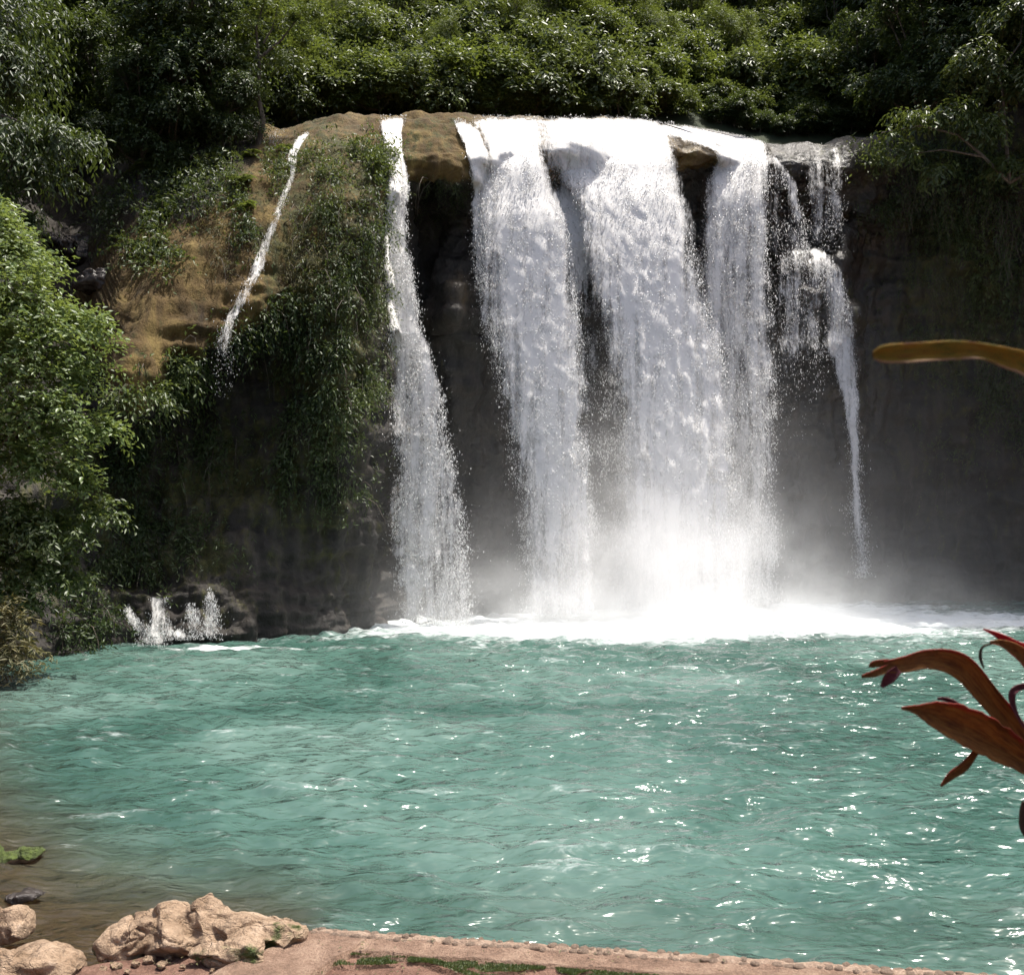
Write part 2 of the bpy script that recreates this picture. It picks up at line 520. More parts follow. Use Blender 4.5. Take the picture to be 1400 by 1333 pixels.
# ------------------------------------------------------------------ ground: bank, shore and pool bed in one sheet
def left_x(Y):
    return -(0.49 * Y + 0.7)
def ground_z(X, Y):
    s = Y - 9.05 - 0.25 * np.sin(X * 1.7) - 0.12 * np.sin(X * 4.1 + 1)
    dl = X - left_x(Y)
    # the bank the camera stands on
    bank = np.where(Y < 8.2, 0.30 + (8.2 - Y) * 0.25, 0.30)
    bank = np.minimum(bank, 2.45)
    slope = 0.32 - 0.42 * s
    depth = -0.08 - 0.034 * np.clip(s, 0, 9) * np.clip(dl + 0.4, 0.1, 9)
    depth = np.maximum(depth, -3.2)
    wallx = sstep(-2.2, -1.5, X)
    z_left = np.where(s < 0, bank, np.maximum(np.minimum(slope, 0.3), depth))
    z_left = np.where(s < 0, bank - 0.0 * s, z_left)
    z_right = np.where(Y < 9.85 - 0.18 * (X + 1.77), bank, np.minimum(depth, -0.7))
    z = z_left * (1 - wallx) + z_right * wallx
    left = np.clip(-dl, 0, 20)
    z = np.where(Y > 9.0, z + left * 0.55, z)
    return z
gy = np.concatenate([np.linspace(-10, 7.5, 30, endpoint=False), np.linspace(7.5, 13, 110, endpoint=False), np.linspace(13, 62, 60)])
gx = np.concatenate([np.linspace(-60, -9, 50, endpoint=False), np.linspace(-9, 7, 200, endpoint=False), np.linspace(7, 60, 50)])
GX = np.repeat(gx, len(gy)); GY = np.tile(gy, len(gx))
gp = np.stack([GX, GY, 0 * GX], 1)
GZ = ground_z(GX, GY) + 0.05 * fbm(gp * 1.3, 4) + 0.018 * fbm(gp * 6, 3)
ground_me = mesh_np('ground', np.stack([GX, GY, GZ], 1), grid_faces(len(gx), len(gy)), True)
link('ground', ground_me, M['earth'], kind='structure', label='red brown earth bank and pool bed', category='ground')

# ------------------------------------------------------------------ pool water
def water_mat():
    m, nt, out = new_mat('pool_water')
    tc = N(nt, 'ShaderNodeTexCoord')
    geo = N(nt, 'ShaderNodeNewGeometry')
    pos = geo.outputs['Position']
    mp = N(nt, 'ShaderNodeMapping')
    mp.inputs['Scale'].default_value = (0.55, 1.0, 1.0)
    mp.inputs['Rotation'].default_value = (0, 0, R(-8))
    L(nt, pos, mp.inputs['Vector'])
    st = mp.outputs['Vector']
    big = mapr(nt, noise(nt, pos, 0.10, 4, 0.55, 0.5), 0.3, 0.7)
    med = noise(nt, st, 1.3, 5, 0.6, 0.4)
    v = mth(nt, 'ADD', mth(nt, 'MULTIPLY', big, 0.6), mth(nt, 'MULTIPLY', med, 0.4))
    body = ramp(nt, v, [(0.3, (0.034, 0.080, 0.064)), (0.5, (0.058, 0.118, 0.097)), (0.7, (0.096, 0.162, 0.138))])
    murk = (0.07, 0.058, 0.035)
    turb = attr(nt, 'turb')
    body = mixc(nt, mapr(nt, turb, 0.35, 0.9), murk, body)
    dif = N(nt, 'ShaderNodeBsdfDiffuse'); L(nt, body, dif.inputs['Color'])
    tr = N(nt, 'ShaderNodeBsdfTransparent'); tr.inputs['Color'].default_value = (0.62, 0.56, 0.42, 1)
    mx = N(nt, 'ShaderNodeMixShader')
    L(nt, mapr(nt, turb, 0.0, 1.0, 0.18, 1.0, False), mx.inputs[0])
    L(nt, tr.outputs[0], mx.inputs[1]); L(nt, dif.outputs[0], mx.inputs[2])
    # surface ripples and reflection
    r1 = noise(nt, st, 2.1, 3, 0.55, 0.4)
    r2 = noise(nt, st, 5.0, 2, 0.5, 0.3)
    h = mth(nt, 'ADD', r1, mth(nt, 'MULTIPLY', r2, 0.3))
    nb = bump(nt, h, 1.0, 0.17)
    gl = N(nt, 'ShaderNodeBsdfGlossy', i_Roughness=0.17)
    L(nt, nb, gl.inputs['Normal'])
    fr = N(nt, 'ShaderNodeFresnel', i_IOR=1.40); L(nt, nb, fr.inputs['Normal'])
    m2 = N(nt, 'ShaderNodeMixShader')
    L(nt, fr.outputs[0], m2.inputs[0]); L(nt, mx.outputs[0], m2.inputs[1]); L(nt, gl.outputs[0], m2.inputs[2])
    # foam
    f1 = noise(nt, st, 0.9, 8, 0.68, 0.9)
    f2 = noise(nt, st, 5.0, 5, 0.65, 0.5)
    fn = mth(nt, 'ADD', mth(nt, 'MULTIPLY', f1, 0.6), mth(nt, 'MULTIPLY', f2, 0.4))
    fa = attr(nt, 'foam')
    thr = mth(nt, 'SUBTRACT', 0.80, mth(nt, 'MULTIPLY', fa, 0.48))
    ff = mapr(nt, mth(nt, 'SUBTRACT', fn, thr), -0.12, 0.20)
    # lacy pale flecks on the wave tops: sun glints painted in foam colour
    k1 = noise(nt, st, 5.0, 6, 0.72, 1.0)
    k2 = noise(nt, st, 0.45, 3, 0.5)
    cr = mth(nt, 'ADD', mth(nt, 'MULTIPLY', attr(nt, 'crest'), 0.30), mth(nt, 'ADD', mth(nt, 'MULTIPLY', k1, 0.75), mth(nt, 'MULTIPLY', k2, 0.35)))
    fl = mth(nt, 'MULTIPLY', mapr(nt, cr, 0.82, 1.10, 0.0, 0.55), turb)
    ff = mth(nt, 'MAXIMUM', ff, fl)
    fd = N(nt, 'ShaderNodeBsdfDiffuse'); fd.inputs['Color'].default_value = (0.66, 0.70, 0.70, 1)
    L(nt, bump(nt, fn, 0.8, 0.2), fd.inputs['Normal'])
    m3 = N(nt, 'ShaderNodeMixShader')
    L(nt, ff, m3.inputs[0]); L(nt, m2.outputs[0], m3.inputs[1]); L(nt, fd.outputs[0], m3.inputs[2])
    L(nt, m3.outputs[0], out.inputs['Surface'])
    return m
M['water'] = water_mat()
WU, WV = 440, 500
wy = 8.0 * (60.0 / 8.0) ** np.linspace(0, 1, WV)
wu = np.linspace(-1, 1, WU)
WY = np.tile(wy, WU)
WX = np.repeat(wu, WV) * (0.56 * WY + 3.5)
q = np.stack([WX, WY, 0 * WX], 1)
ca, sa = math.cos(R(10)), math.sin(R(10))
qr = np.stack([(q[:, 0] * ca - q[:, 1] * sa) * 0.5, q[:, 0] * sa + q[:, 1] * ca, 0 * WX], 1)
imp = np.array([(-1.5, 43.0, 2.4), (1.7, 43.5, 4.0), (5.5, 44.8, 5.0), (10, 47.5, 4.5)])   # where the streams strike the pool
dist = np.min([np.hypot((WX - a) * 0.8, WY - b) - r for a, b, r in imp], axis=0)
dist = dist + 2.2 * fbm(np.stack([WX * 0.16, WY * 0.16, 0 * WX + 7], 1), 3)
agit = np.exp(-np.clip(dist, 0, None) / 9.0)
calm = sstep(8.2, 11, WY) * 0.3 + 0.7
warp = np.stack([fbm(qr * 0.7 + 3, 2), fbm(qr * 0.7 + 40, 2), 0 * WX], 1) * 0.45
h = 0.060 * fbm(qr * 0.8, 2) + 0.095 * fbm(qr * 1.9 + warp + 5, 2) - 0.034 * np.abs(fbm(qr * 2.9 + warp * 2 + 9, 2)) + 0.016 * fbm(qr * 5.5 + 9, 2)
h += 0.02 + 0.012 * fbm(qr * 11 + 3, 2) * (1 - sstep(14, 24, WY))
hn = h.copy()
h *= (0.95 + 1.2 * agit) * calm
gz = ground_z(WX, WY)
turb = 1 - np.exp(-np.clip(-gz - 0.02, 0, None) / 0.42)
foam = np.clip(np.exp(-np.clip(dist, 0, None) / 2.2) * 0.62 + 0.62 * np.exp(-np.clip(dist, 0, None) / 7.5), 0, 1.2)
foam += 0.6 * np.exp(-(((WX - 17) / 9) ** 2 + ((WY - 44) / 4.0) ** 2))
foam += 0.9 * np.exp(-(((WX + 9.6) / 1.3) ** 2 + ((WY - 34.6) / 0.5) ** 2)) + 0.35 * np.exp(-(((WX + 7) / 3) ** 2 + ((WY - 34.8) / 0.5) ** 2))
foam = np.clip(foam + 0.0 * hn, 0, 1.25)
crest_a = np.clip((hn - np.quantile(hn, .05)) / (np.quantile(hn, .98) - np.quantile(hn, .05)), 0, 1)
water_me = mesh_np('water', np.stack([WX, WY, h], 1), grid_faces(WU, WV), True, {'turb': turb, 'foam': foam, 'crest': crest_a})
link('water', water_me, M['water'], kind='structure', label='choppy turquoise pool below the falls', category='water')

# ------------------------------------------------------------------ falling water
def fall_mat(name, white=0.94):
    m, nt, out = new_mat(name)
    uv = N(nt, 'ShaderNodeUVMap').outputs['UV']
    def mp(sx, sy, off):
        k = N(nt, 'ShaderNodeMapping')
        k.inputs['Scale'].default_value = (sx, sy, 1)
        k.inputs['Location'].default_value = (off, off * 0.7, 0)
        L(nt, uv, k.inputs['Vector'])
        return k.outputs['Vector']
    s1 = noise(nt, mp(2.4, 0.16, 0), 1.0, 4, 0.6, 0.4)
    s2 = noise(nt, mp(8.0, 3.4, 3), 1.0, 6, 0.72, 0.9)
    s3 = noise(nt, mp(1.1, 0.55, 9), 1.0, 5, 0.6, 0.6)
    n = mth(nt, 'ADD', mth(nt, 'ADD', mth(nt, 'MULTIPLY', s1, 0.40), mth(nt, 'MULTIPLY', s2, 0.30)), mth(nt, 'MULTIPLY', s3, 0.30))
    nn = mapr(nt, n, 0.36, 0.64, 0, 1, False)
    d = attr(nt, 'dens')
    x = mth(nt, 'SUBTRACT', mth(nt, 'ADD', nn, d), 1.0)
    al = mapr(nt, x, -0.22, 0.40, 0.0, 0.93)
    al = mth(nt, 'MULTIPLY', al, mapr(nt, d, 0.0, 0.3, 0.0, 1.0))
    df = N(nt, 'ShaderNodeBsdfDiffuse'); df.inputs['Color'].default_value = (white * 1.02, white, white * 0.97, 1)
    va = N(nt, 'ShaderNodeVectorMath', operation='ADD'); L(nt, bump(nt, nn, 0.35, 0.06), va.inputs[0]); va.inputs[1].default_value = (0.3, -0.5, 0.9)
    vn = N(nt, 'ShaderNodeVectorMath', operation='NORMALIZE'); L(nt, va.outputs[0], vn.inputs[0])
    L(nt, vn.outputs[0], df.inputs['Normal'])
    tl = N(nt, 'ShaderNodeBsdfTranslucent'); tl.inputs['Color'].default_value = (white * 1.02, white, white * 0.97, 1)
    gl = N(nt, 'ShaderNodeBsdfGlossy', i_Roughness=0.3)
    m1 = N(nt, 'ShaderNodeMixShader'); m1.inputs[0].default_value = 0.28
    L(nt, df.outputs[0], m1.inputs[1]); L(nt, tl.outputs[0], m1.inputs[2])
    m0 = N(nt, 'ShaderNodeMixShader'); m0.inputs[0].default_value = 0.05
    L(nt, m1.outputs[0], m0.inputs[1]); L(nt, gl.outputs[0], m0.inputs[2])
    tr = N(nt, 'ShaderNodeBsdfTransparent')
    m2 = N(nt, 'ShaderNodeMixShader')
    L(nt, al, m2.inputs[0]); L(nt, tr.outputs[0], m2.inputs[1]); L(nt, m0.outputs[0], m2.inputs[2])
    L(nt, m2.outputs[0], out.inputs['Surface'])
    return m
M['fall'] = fall_mat('falling_water')
def drop_mat():
    m, nt, out = new_mat('water_drops')
    df = N(nt, 'ShaderNodeBsdfPrincipled', i_Roughness=0.25)
    df.inputs['Base Color'].default_value = (0.9, 0.9, 0.91, 1)
    tl = N(nt, 'ShaderNodeBsdfTranslucent'); tl.inputs['Color'].default_value = (0.9, 0.9, 0.91, 1)
    m1 = N(nt, 'ShaderNodeMixShader'); m1.inputs[0].default_value = 0.4
    L(nt, df.outputs[0], m1.inputs[1]); L(nt, tl.outputs[0], m1.inputs[2])
    L(nt, m1.outputs[0], out.inputs['Surface'])
    return m
M['drops'] = drop_mat()

OCT_V = np.array([(0.9, -0.5, -0.5), (-0.9, -0.4, -0.6), (0.1, 0.9, -0.3), (0, 0, 1.0)], float)
OCT_F = np.array([(0, 2, 3), (2, 1, 3), (1, 0, 3), (0, 1, 2)])
def drops_mesh(name, C, size, stretch):
    n = len(C)
    S = np.stack([size * rng.uniform(0.6, 1.3, n), size * rng.uniform(0.6, 1.3, n), size * stretch], 1)
    V = OCT_V[None] * S[:, None, :]
    sh = rng.normal(0, 0.25, (n, 2))
    V[:, :, 0] += V[:, :, 2] * sh[:, :1]
    V[:, :, 1] += V[:, :, 2] * sh[:, 1:]
    V = V + C[:, None, :]
    F = OCT_F[None] + (np.arange(n) * 4)[:, None, None]
    return mesh_np(name, V.reshape(-1, 3), F.reshape(-1, 3), False)

def stream(rows, label, n_layers=3, n_drops=3000, drop=(0.008, 0.023), depth=0.35, step=0.15, lump=0.06, spread=1.0, hug=0.16, group=None):
    """rows: (row, left px, right px, distance, density left, centre, right) from the top down"""
    rows = np.array(rows, float)
    t = np.arange(len(rows), dtype=float)
    hgt = (rows[-1, 0] - rows[0, 0]) / FPX * rows[:, 3].mean()
    wid = np.max(rows[:, 2] - rows[:, 1]) / FPX * rows[:, 3].mean()
    nv = int(np.clip(hgt / step, 12, 170)); nu = int(np.clip(wid / step, 6, 60))
    py = np.linspace(rows[0, 0], rows[-1, 0], nv)
    r = hermite(py, rows[:, 0], rows)
    jw = np.clip(np.linspace(0.2, 1.6, nv), 0, 1.2) * np.minimum(1.0, (r[:, 2] - r[:, 1]) / 40)
    sd_ = rows[0, 1] * 0.37
    r[:, 1] += 6 * jw * fbm(np.stack([py * 0.035, 0 * py + sd_, 0 * py], 1), 4)
    r[:, 2] += 6 * jw * fbm(np.stack([py * 0.035, 0 * py + sd_ + 50, 0 * py], 1), 4)
    root = None
    verts_all = []
    base = at((rows[-1, 1] + rows[-1, 2]) / 2, rows[-1, 0], rows[-1, 3])
    root = empty('waterfall', base, label=label, category='waterfall')
    if group:
        root['group'] = group
    cache = {}
    def place(px, pyv, Yv):
        h, _ = cliff_hit(px, pyv)
        if h is not None and h.y - hug < Yv:
            return h.y - hug
        return Yv
    for k in range(n_layers):
        U = np.linspace(0, 1, nu)
        uu, ii = np.meshgrid(U, np.arange(nv), indexing='ij')
        rr = r[ii]
        wd_ = (rr[..., 2] - rr[..., 1]) * 0.05
        px = rr[..., 1] - wd_ + (rr[..., 2] - rr[..., 1] + 2 * wd_) * uu
        pyg = rr[..., 0]
        Yg = rr[..., 3] + (k - (n_layers - 1) / 2) * depth * np.linspace(0.15, 1, nv)[None, :]
        Yp = np.array([[place(px[a, b], pyg[a, b], Yg[a, b]) for b in range(nv)] for a in range(nu)]) - 0.05 * k
        # ease the change from clinging to falling
        for _ in range(3):
            Yp[:, 1:-1] = np.minimum(Yp[:, 1:-1], 0.5 * Yp[:, 1:-1] + 0.25 * (Yp[:, 2:] + Yp[:, :-2]))
        X = (px - HX) / FPX * Yp; Z = CAM_H + (HY - pyg) / FPX * Yp
        W = np.stack([X, Yp, Z], -1)
        q = W.reshape(-1, 3) * np.array([1.6, 1.6, 0.7]) + k * 31.7
        fallw = np.tile(np.linspace(0.3, 1.0, nv), nu)
        dY = (fbm(q, 4) * lump * 2.2 + fbm(q * 3.1, 2) * lump * 0.8) * fallw
        dX = fbm(q + 77, 3) * lump * 1.0 * fallw
        W = W.reshape(-1, 3)
        W[:, 1] -= np.abs(dY); W[:, 0] += dX
        # density across and along
        dL, dC, dR = rr[..., 4], rr[..., 5], rr[..., 6]
        dd = np.where(uu < 0.5, dL + (dC - dL) * sstep(0, 0.5, uu), dC + (dR - dC) * sstep(0.5, 1, uu))
        edge = sstep(0, 0.20, uu) * sstep(0, 0.20, 1 - uu)
        dd = dd * (0.25 + 0.75 * edge) * (edge > 0) * sstep(0, 2.5, ii) * sstep(0, 3, nv - 1 - ii)
        if n_layers > 1:
            dd = dd * (1.04 if k == 0 else 0.9)
        uvx = X - X.mean() + k * 13.1
        ln = np.concatenate([[0], np.cumsum(np.linalg.norm(np.diff(np.stack([X[nu // 2], Yp[nu // 2], Z[nu // 2]], -1), axis=0), axis=1))])
        uvy = np.tile(ln, (nu, 1)) + k * 7.7
        me = mesh_np('sheet', W - np.array(base), grid_faces(nu, nv), True, {'dens': dd.ravel()},
                     np.stack([uvx.ravel(), uvy.ravel()], 1))
        link('sheet', me, M['fall'], root)
    # loose drops torn off the sheets
    if n_drops:
        n = int(n_drops * 3.2)
        a = rng.uniform(0, 1, n * 4); b = rng.uniform(0, 1, n * 4) ** 0.85
        rb = hermite(rows[0, 0] + b * (rows[-1, 0] - rows[0, 0]), rows[:, 0], rows)
        aa = np.clip(a, 0, 1)
        dens = np.where(aa < 0.5, rb[:, 4] + (rb[:, 5] - rb[:, 4]) * aa * 2, rb[:, 5] + (rb[:, 6] - rb[:, 5]) * (aa * 2 - 1))
        pxa = rb[:, 1] + (rb[:, 2] - rb[:, 1]) * a
        cl = sstep(-0.35, 0.45, fbm(np.stack([pxa * 0.045, rb[:, 0] * 0.02, 0 * a + 3], 1), 3))
        keep = rng.uniform(0, 1, n * 4) < (0.01 + 0.99 * dens) * np.linspace(0.5, 1, 100)[(b * 99).astype(int)] * (0.15 + 0.85 * cl)
        idx = np.where(keep)[0][:n]
        a, b, rb = a[idx], b[idx], rb[idx]
        width = rb[:, 2] - rb[:, 1]
        px = rb[:, 1] + width * a + rng.normal(0, 1, len(idx)) * spread * (1.5 + 6 * b) * np.where(rng.uniform(size=len(idx)) < 0.15, 1.8, 0.6)
        Yv = rb[:, 3] + rng.normal(0, 0.35, len(idx)) * (0.2 + b) - 0.15
        py = rb[:, 0]
        for i in range(len(idx)):
            h, _ = cliff_hit(px[i], py[i])
            if h is not None and h.y - 0.12 < Yv[i]:
                Yv[i] = h.y - 0.12
        C = np.stack([(px - HX) / FPX * Yv, Yv, CAM_H + (HY - py) / FPX * Yv], 1)
        C = C[C[:, 2] > 0.0]
        sz = drop[0] + (drop[1] - drop[0]) * rng.uniform(0, 1, len(C)) ** 3.0
        me = drops_mesh('drops', C - np.array(base), sz, rng.uniform(1.4, 4.0, len(C)))
        link('drops', me, M['drops'], root, kind='stuff')
    return root

# left narrow cascade
stream([(157, 517, 556, 46.6, .8, .9, .8), (180, 522, 549, 45.0, .8, .9, .7), (215, 528, 552, 43.2, .8, .9, .7), (250, 530, 559, 42.6, .8, .9, .6),
        (300, 527, 557, 42.3, .75, .85, .45), (400, 527, 568, 42.0, .65, .78, .55), (460, 533, 581, 41.9, .55, .68, .6), (520, 535, 600, 41.8, .5, .62, .6),
        (600, 537, 615, 41.7, .45, .58, .5), (700, 537, 634, 41.6, .5, .56, .45), (760, 539, 640, 41.6, .6, .56, .42), (830, 548, 645, 41.6, .5, .5, .4), (858, 555, 645, 41.6, .5, .5, .4)],
       'narrow white cascade falling beside the bushy rock pillar', 3, 9000)
# left sheet of the main fall
stream([(157, 646, 738, 48.4, .7, .82, .8), (166, 648, 740, 47.6, .74, .84, .82), (190, 660, 738, 45.8, .74, .84, .82), (215, 668, 743, 44.9, .76, .88, .84), (240, 666, 750, 44.7, .74, .92, .9), (262, 654, 756, 44.6, .7, .9, .94), (300, 648, 772, 44.4, .62, .82, .96),
        (350, 648, 782, 44.3, .36, .84, .84), (450, 664, 794, 44.1, .28, .84, .72), (550, 682, 802, 43.9, .26, .84, .62), (650, 700, 808, 43.8, .28, .78, .58), (750, 714, 814, 43.7, .34, .72, .54), (850, 714, 822, 43.6, .4, .66, .52)],
       'broad white sheet of water nearest the mossy dome', 4, 12000)
stream([(162, 618, 642, 47.8, .6, .75, .6), (180, 626, 656, 46.0, .7, .82, .6), (200, 634, 666, 45.2, .7, .85, .6), (225, 642, 674, 44.9, .7, .85, .6), (260, 645, 680, 44.6, .66, .72, .5), (320, 646, 684, 44.5, .5, .5, .4), (400, 652, 690, 44.3, .36, .36, .3), (480, 664, 700, 44.2, .3, .3, .3)],
       'slim strand of water running down beside the mossy dome', 2, 2600)
# centre sheet of the main fall
stream([(157, 735, 880, 50.0, .74, .8, .76), (166, 735, 900, 49.4, .78, .84, .76), (182, 737, 918, 48.4, .78, .84, .7), (198, 740, 922, 47.4, .78, .86, .72), (215, 750, 920, 46.6, .78, .92, .82), (236, 762, 925, 46.4, .7, .96, .86), (260, 776, 930, 46.2, .62, 1, .9), (300, 790, 944, 46.0, .6, 1, .82),
        (350, 800, 952, 45.8, .58, .95, .60), (450, 828, 982, 45.6, .55, .90, .52), (550, 842, 998, 45.4, .56, .86, .5), (650, 845, 1008, 45.2, .52, .8, .5), (750, 840, 1018, 45.1, .5, .74, .5), (845, 832, 1024, 45.0, .5, .72, .5)],
       'widest and brightest white sheet in the middle of the falls', 4, 14000)
# thin veil in the dark gap between the two big sheets
stream([(205, 738, 752, 46.9, .1, .1, .3), (240, 742, 780, 46.8, .15, .3, .5), (268, 748, 800, 46.7, .6, .7, .8), (290, 750, 815, 46.6, .85, .9, .9), (325, 758, 840, 46.5, .8, .8, .85), (360, 768, 852, 46.5, .6, .55, .65), (420, 772, 858, 46.4, .42, .32, .5), (520, 785, 862, 46.3, .3, .24, .42), (620, 795, 862, 46.2, .2, .2, .35), (760, 800, 862, 46.1, .2, .2, .3)],
       'thin broken veil of spray between the two big sheets', 2, 5000, (0.008, 0.024))
# right-hand stream
stream([(166, 872, 915, 50.4, .8, .8, .6), (176, 892, 965, 50.8, .8, .85, .6), (186, 908, 1018, 51.2, .5, .85, .8), (194, 935, 1042, 51.2, .4, .85, .9), (205, 972, 1046, 50.4, .8, .98, .9), (250, 967, 1049, 49.6, .75, .82, .7), (300, 962, 1050, 49.4, .66, .68, .6), (350, 956, 1052, 49.3, .6, .6, .56), (450, 958, 1058, 49.1, .58, .56, .52),
        (550, 975, 1060, 48.9, .55, .5, .5), (650, 988, 1061, 48.8, .48, .42, .44), (750, 995, 1062, 48.7, .42, .38, .4), (838, 1000, 1064, 48.6, .4, .38, .4)],
       'grainy white stream breaking into drops right of the dark gap', 3, 13000, (0.008, 0.024))
# arched veil beside it, onto the rounded ledge
stream([(208, 1040, 1056, 51.0, .7, .8, .8), (230, 1044, 1074, 50.8, .4, .35, .85), (260, 1046, 1090, 50.7, .3, .2, .8), (300, 1048, 1100, 50.6, .25, .15, .65), (340, 1052, 1106, 50.6, .2, .15, .45), (365, 1055, 1108, 50.6, .15, .15, .3)],
       'thin arched veil dropping onto the round ledge', 2, 900, (0.008, 0.024))
stream([(334, 1094, 1108, 51.2, .3, .6, .5), (342, 1078, 1124, 50.8, .35, .6, .65), (356, 1066, 1141, 50.4, .35, .42, .74), (392, 1057, 1156, 50.2, .34, .30, .72), (430, 1056, 1165, 50.2, .32, .28, .6), (456, 1058, 1168, 50.3, .36, .36, .5), (470, 1056, 1158, 50.2, .42, .34, .4), (490, 1056, 1140, 50.1, .3, .2, .2), (540, 1056, 1120, 50.1, .16, .06, .04), (600, 1056, 1100, 50.1, .08, .0, .0)],
       'veil of water spilling over the round ledge', 2, 2600, (0.008, 0.024))
stream([(440, 1140, 1172, 51.4, .5, .75, .7), (465, 1128, 1172, 51.0, .5, .72, .65), (500, 1140, 1172, 50.9, .5, .7, .6), (550, 1153, 1174, 50.8, .5, .75, .5), (600, 1160, 1174, 50.8, .5, .8, .5), (700, 1166, 1179, 50.8, .4, .7, .4), (790, 1172, 1187, 50.7, .3, .5, .3)],
       'single thin trickle tapering down from the round ledge', 2, 1600, (0.008, 0.024))
stream([(196, 1098, 1160, 53.0, .2, .3, .4), (220, 1100, 1160, 51.6, .2, .3, .42), (250, 1102, 1157, 51.2, .2, .3, .34), (300, 1104, 1154, 51.1, .25, .3, .3), (345, 1108, 1150, 51.1, .15, .22, .2)],
       'faint threads of water dripping from the grey lip', 2, 700, (0.007, 0.02))
# far left run down the tan slope
stream([(176, 414, 434, 44.5, .5, .66, .5), (192, 403, 417, 43.6, .6, .78, .6), (214, 393, 407, 42.6, .6, .75, .5), (240, 396, 406, 41.2, .3, .4, .3), (262, 385, 397, 40.4, .36, .5, .4), (300, 369, 384, 39.4, .34, .5, .4), (350, 349, 367, 38.6, .32, .48, .4), (400, 326, 346, 37.6, .34, .46, .34),
        (440, 306, 323, 36.6, .42, .52, .36), (462, 298, 317, 36.2, .36, .42, .32), (500, 295, 318, 36.1, .22, .2, .22), (545, 296, 318, 36.1, .12, .1, .12)],
       'slim stream sliding down the tan slope near the slender tree', 2, 420, (0.006, 0.016), hug=0.10)
stream([(176, 366, 398, 44.6, .3, .4, .3), (190, 366, 388, 43.9, .3, .42, .3), (204, 368, 382, 43.2, .2, .3, .2)], 'faint wet trickle over the grey rock by the slender tree', 1, 80, (0.006, 0.014), hug=0.08)
# springs at the foot of the cliff
for lab, rws in (
    ('left spring gushing slantwise from the foot of the dark cliff', [(826, 166, 176, 34.7, .5, .6, .5), (845, 172, 190, 34.6, .6, .75, .5), (865, 186, 222, 34.5, .58, .64, .5), (884, 190, 232, 34.4, .62, .62, .55)]),
    ('forked spring with the broadest splash under the dark cliff', [(812, 203, 232, 35.0, .5, .6, .4), (838, 206, 232, 34.9, .6, .8, .5), (856, 202, 246, 34.8, .6, .68, .5), (876, 206, 268, 34.6, .6, .7, .75)]),
    ('small faint spring between two larger ones', [(824, 254, 266, 35.2, .4, .5, .4), (845, 256, 272, 35.1, .5, .6, .5), (874, 262, 284, 35.0, .6, .7, .6)]),
    ('tallest spring jet at the foot of the dark cliff', [(804, 284, 290, 35.4, .6, .7, .6), (825, 280, 298, 35.3, .58, .72, .58), (850, 278, 300, 35.2, .58, .72, .58), (875, 274, 299, 35.1, .65, .7, .6)])):
    stream([r_[:4] + tuple(v * .82 for v in r_[4:]) for r_ in rws], lab, 2, 260, (0.006, 0.018), step=0.06, group='springs at the foot of the cliff')

# ------------------------------------------------------------------ spray mist hanging over the plunge
def mist_mat():
    m, nt, out = new_mat('spray_mist')
    pos = N(nt, 'ShaderNodeNewGeometry').outputs['Position']
    def gauss(c, r):
        k = N(nt, 'ShaderNodeVectorMath', operation='SUBTRACT'); L(nt, pos, k.inputs[0]); k.inputs[1].default_value = c
        d = N(nt, 'ShaderNodeVectorMath', operation='DIVIDE'); L(nt, k.outputs[0], d.inputs[0]); d.inputs[1].default_value = r
        l = N(nt, 'ShaderNodeVectorMath', operation='DOT_PRODUCT'); L(nt, d.outputs[0], l.inputs[0]); L(nt, d.outputs[0], l.inputs[1])
        return mth(nt, 'POWER', 2.718, mth(nt, 'MULTIPLY', l.outputs['Value'], -1.0))
    n = noise(nt, pos, 0.42, 5, 0.58, 0.5)
    nz = mapr(nt, n, 0.32, 0.68, 0.12, 1.9)
    core = gauss((5.7, 43.6, 0.0), (3.7, 2.8, 4.0))
    col = gauss((6.6, 46.0, 3.0), (3.8, 2.6, 4.6))
    wide = gauss((5.5, 45.0, 0.0), (9.0, 5.0, 3.6))
    lft = gauss((-2.2, 42.5, 0.0), (2.4, 2.0, 2.2))
    low = gauss((6.0, 40.8, 0.0), (7.0, 4.0, 1.7))
    far = gauss((6, 46, 2.0), (17.0, 8.0, 7.0))
    s = mth(nt, 'ADD', mth(nt, 'MULTIPLY', core, 0.38), mth(nt, 'MULTIPLY', col, 0.10))
    s = mth(nt, 'ADD', s, mth(nt, 'MULTIPLY', wide, 0.055))
    s = mth(nt, 'ADD', s, mth(nt, 'MULTIPLY', lft, 0.10))
    s = mth(nt, 'ADD', s, mth(nt, 'MULTIPLY', low, 0.13))
    s = mth(nt, 'MULTIPLY', s, nz)
    s = mth(nt, 'ADD', s, mth(nt, 'MULTIPLY', far, 0.005))
    v = N(nt, 'ShaderNodeVolumePrincipled')
    v.inputs['Color'].default_value = (0.97, 0.97, 0.98, 1)
    v.inputs['Anisotropy'].default_value = 0.2
    L(nt, s, v.inputs['Density'])
    L(nt, v.outputs[0], out.inputs['Volume'])
    return m
M['mist'] = mist_mat()
def box_mesh(name, a, b):
    (x0, y0, z0), (x1, y1, z1) = a, b
    v = [(x0, y0, z0), (x1, y0, z0), (x1, y1, z0), (x0, y1, z0), (x0, y0, z1), (x1, y0, z1), (x1, y1, z1), (x0, y1, z1)]
    f = [(0, 3, 2, 1), (4, 5, 6, 7), (0, 1, 5, 4), (1, 2, 6, 5), (2, 3, 7, 6), (3, 0, 4, 7)]
    return mesh_np(name, v, f)
link('mist', box_mesh('mist', (-14, 36, -0.6), (27, 57, 17)), M['mist'], kind='stuff', label='white spray mist over the plunge of the falls', category='mist')

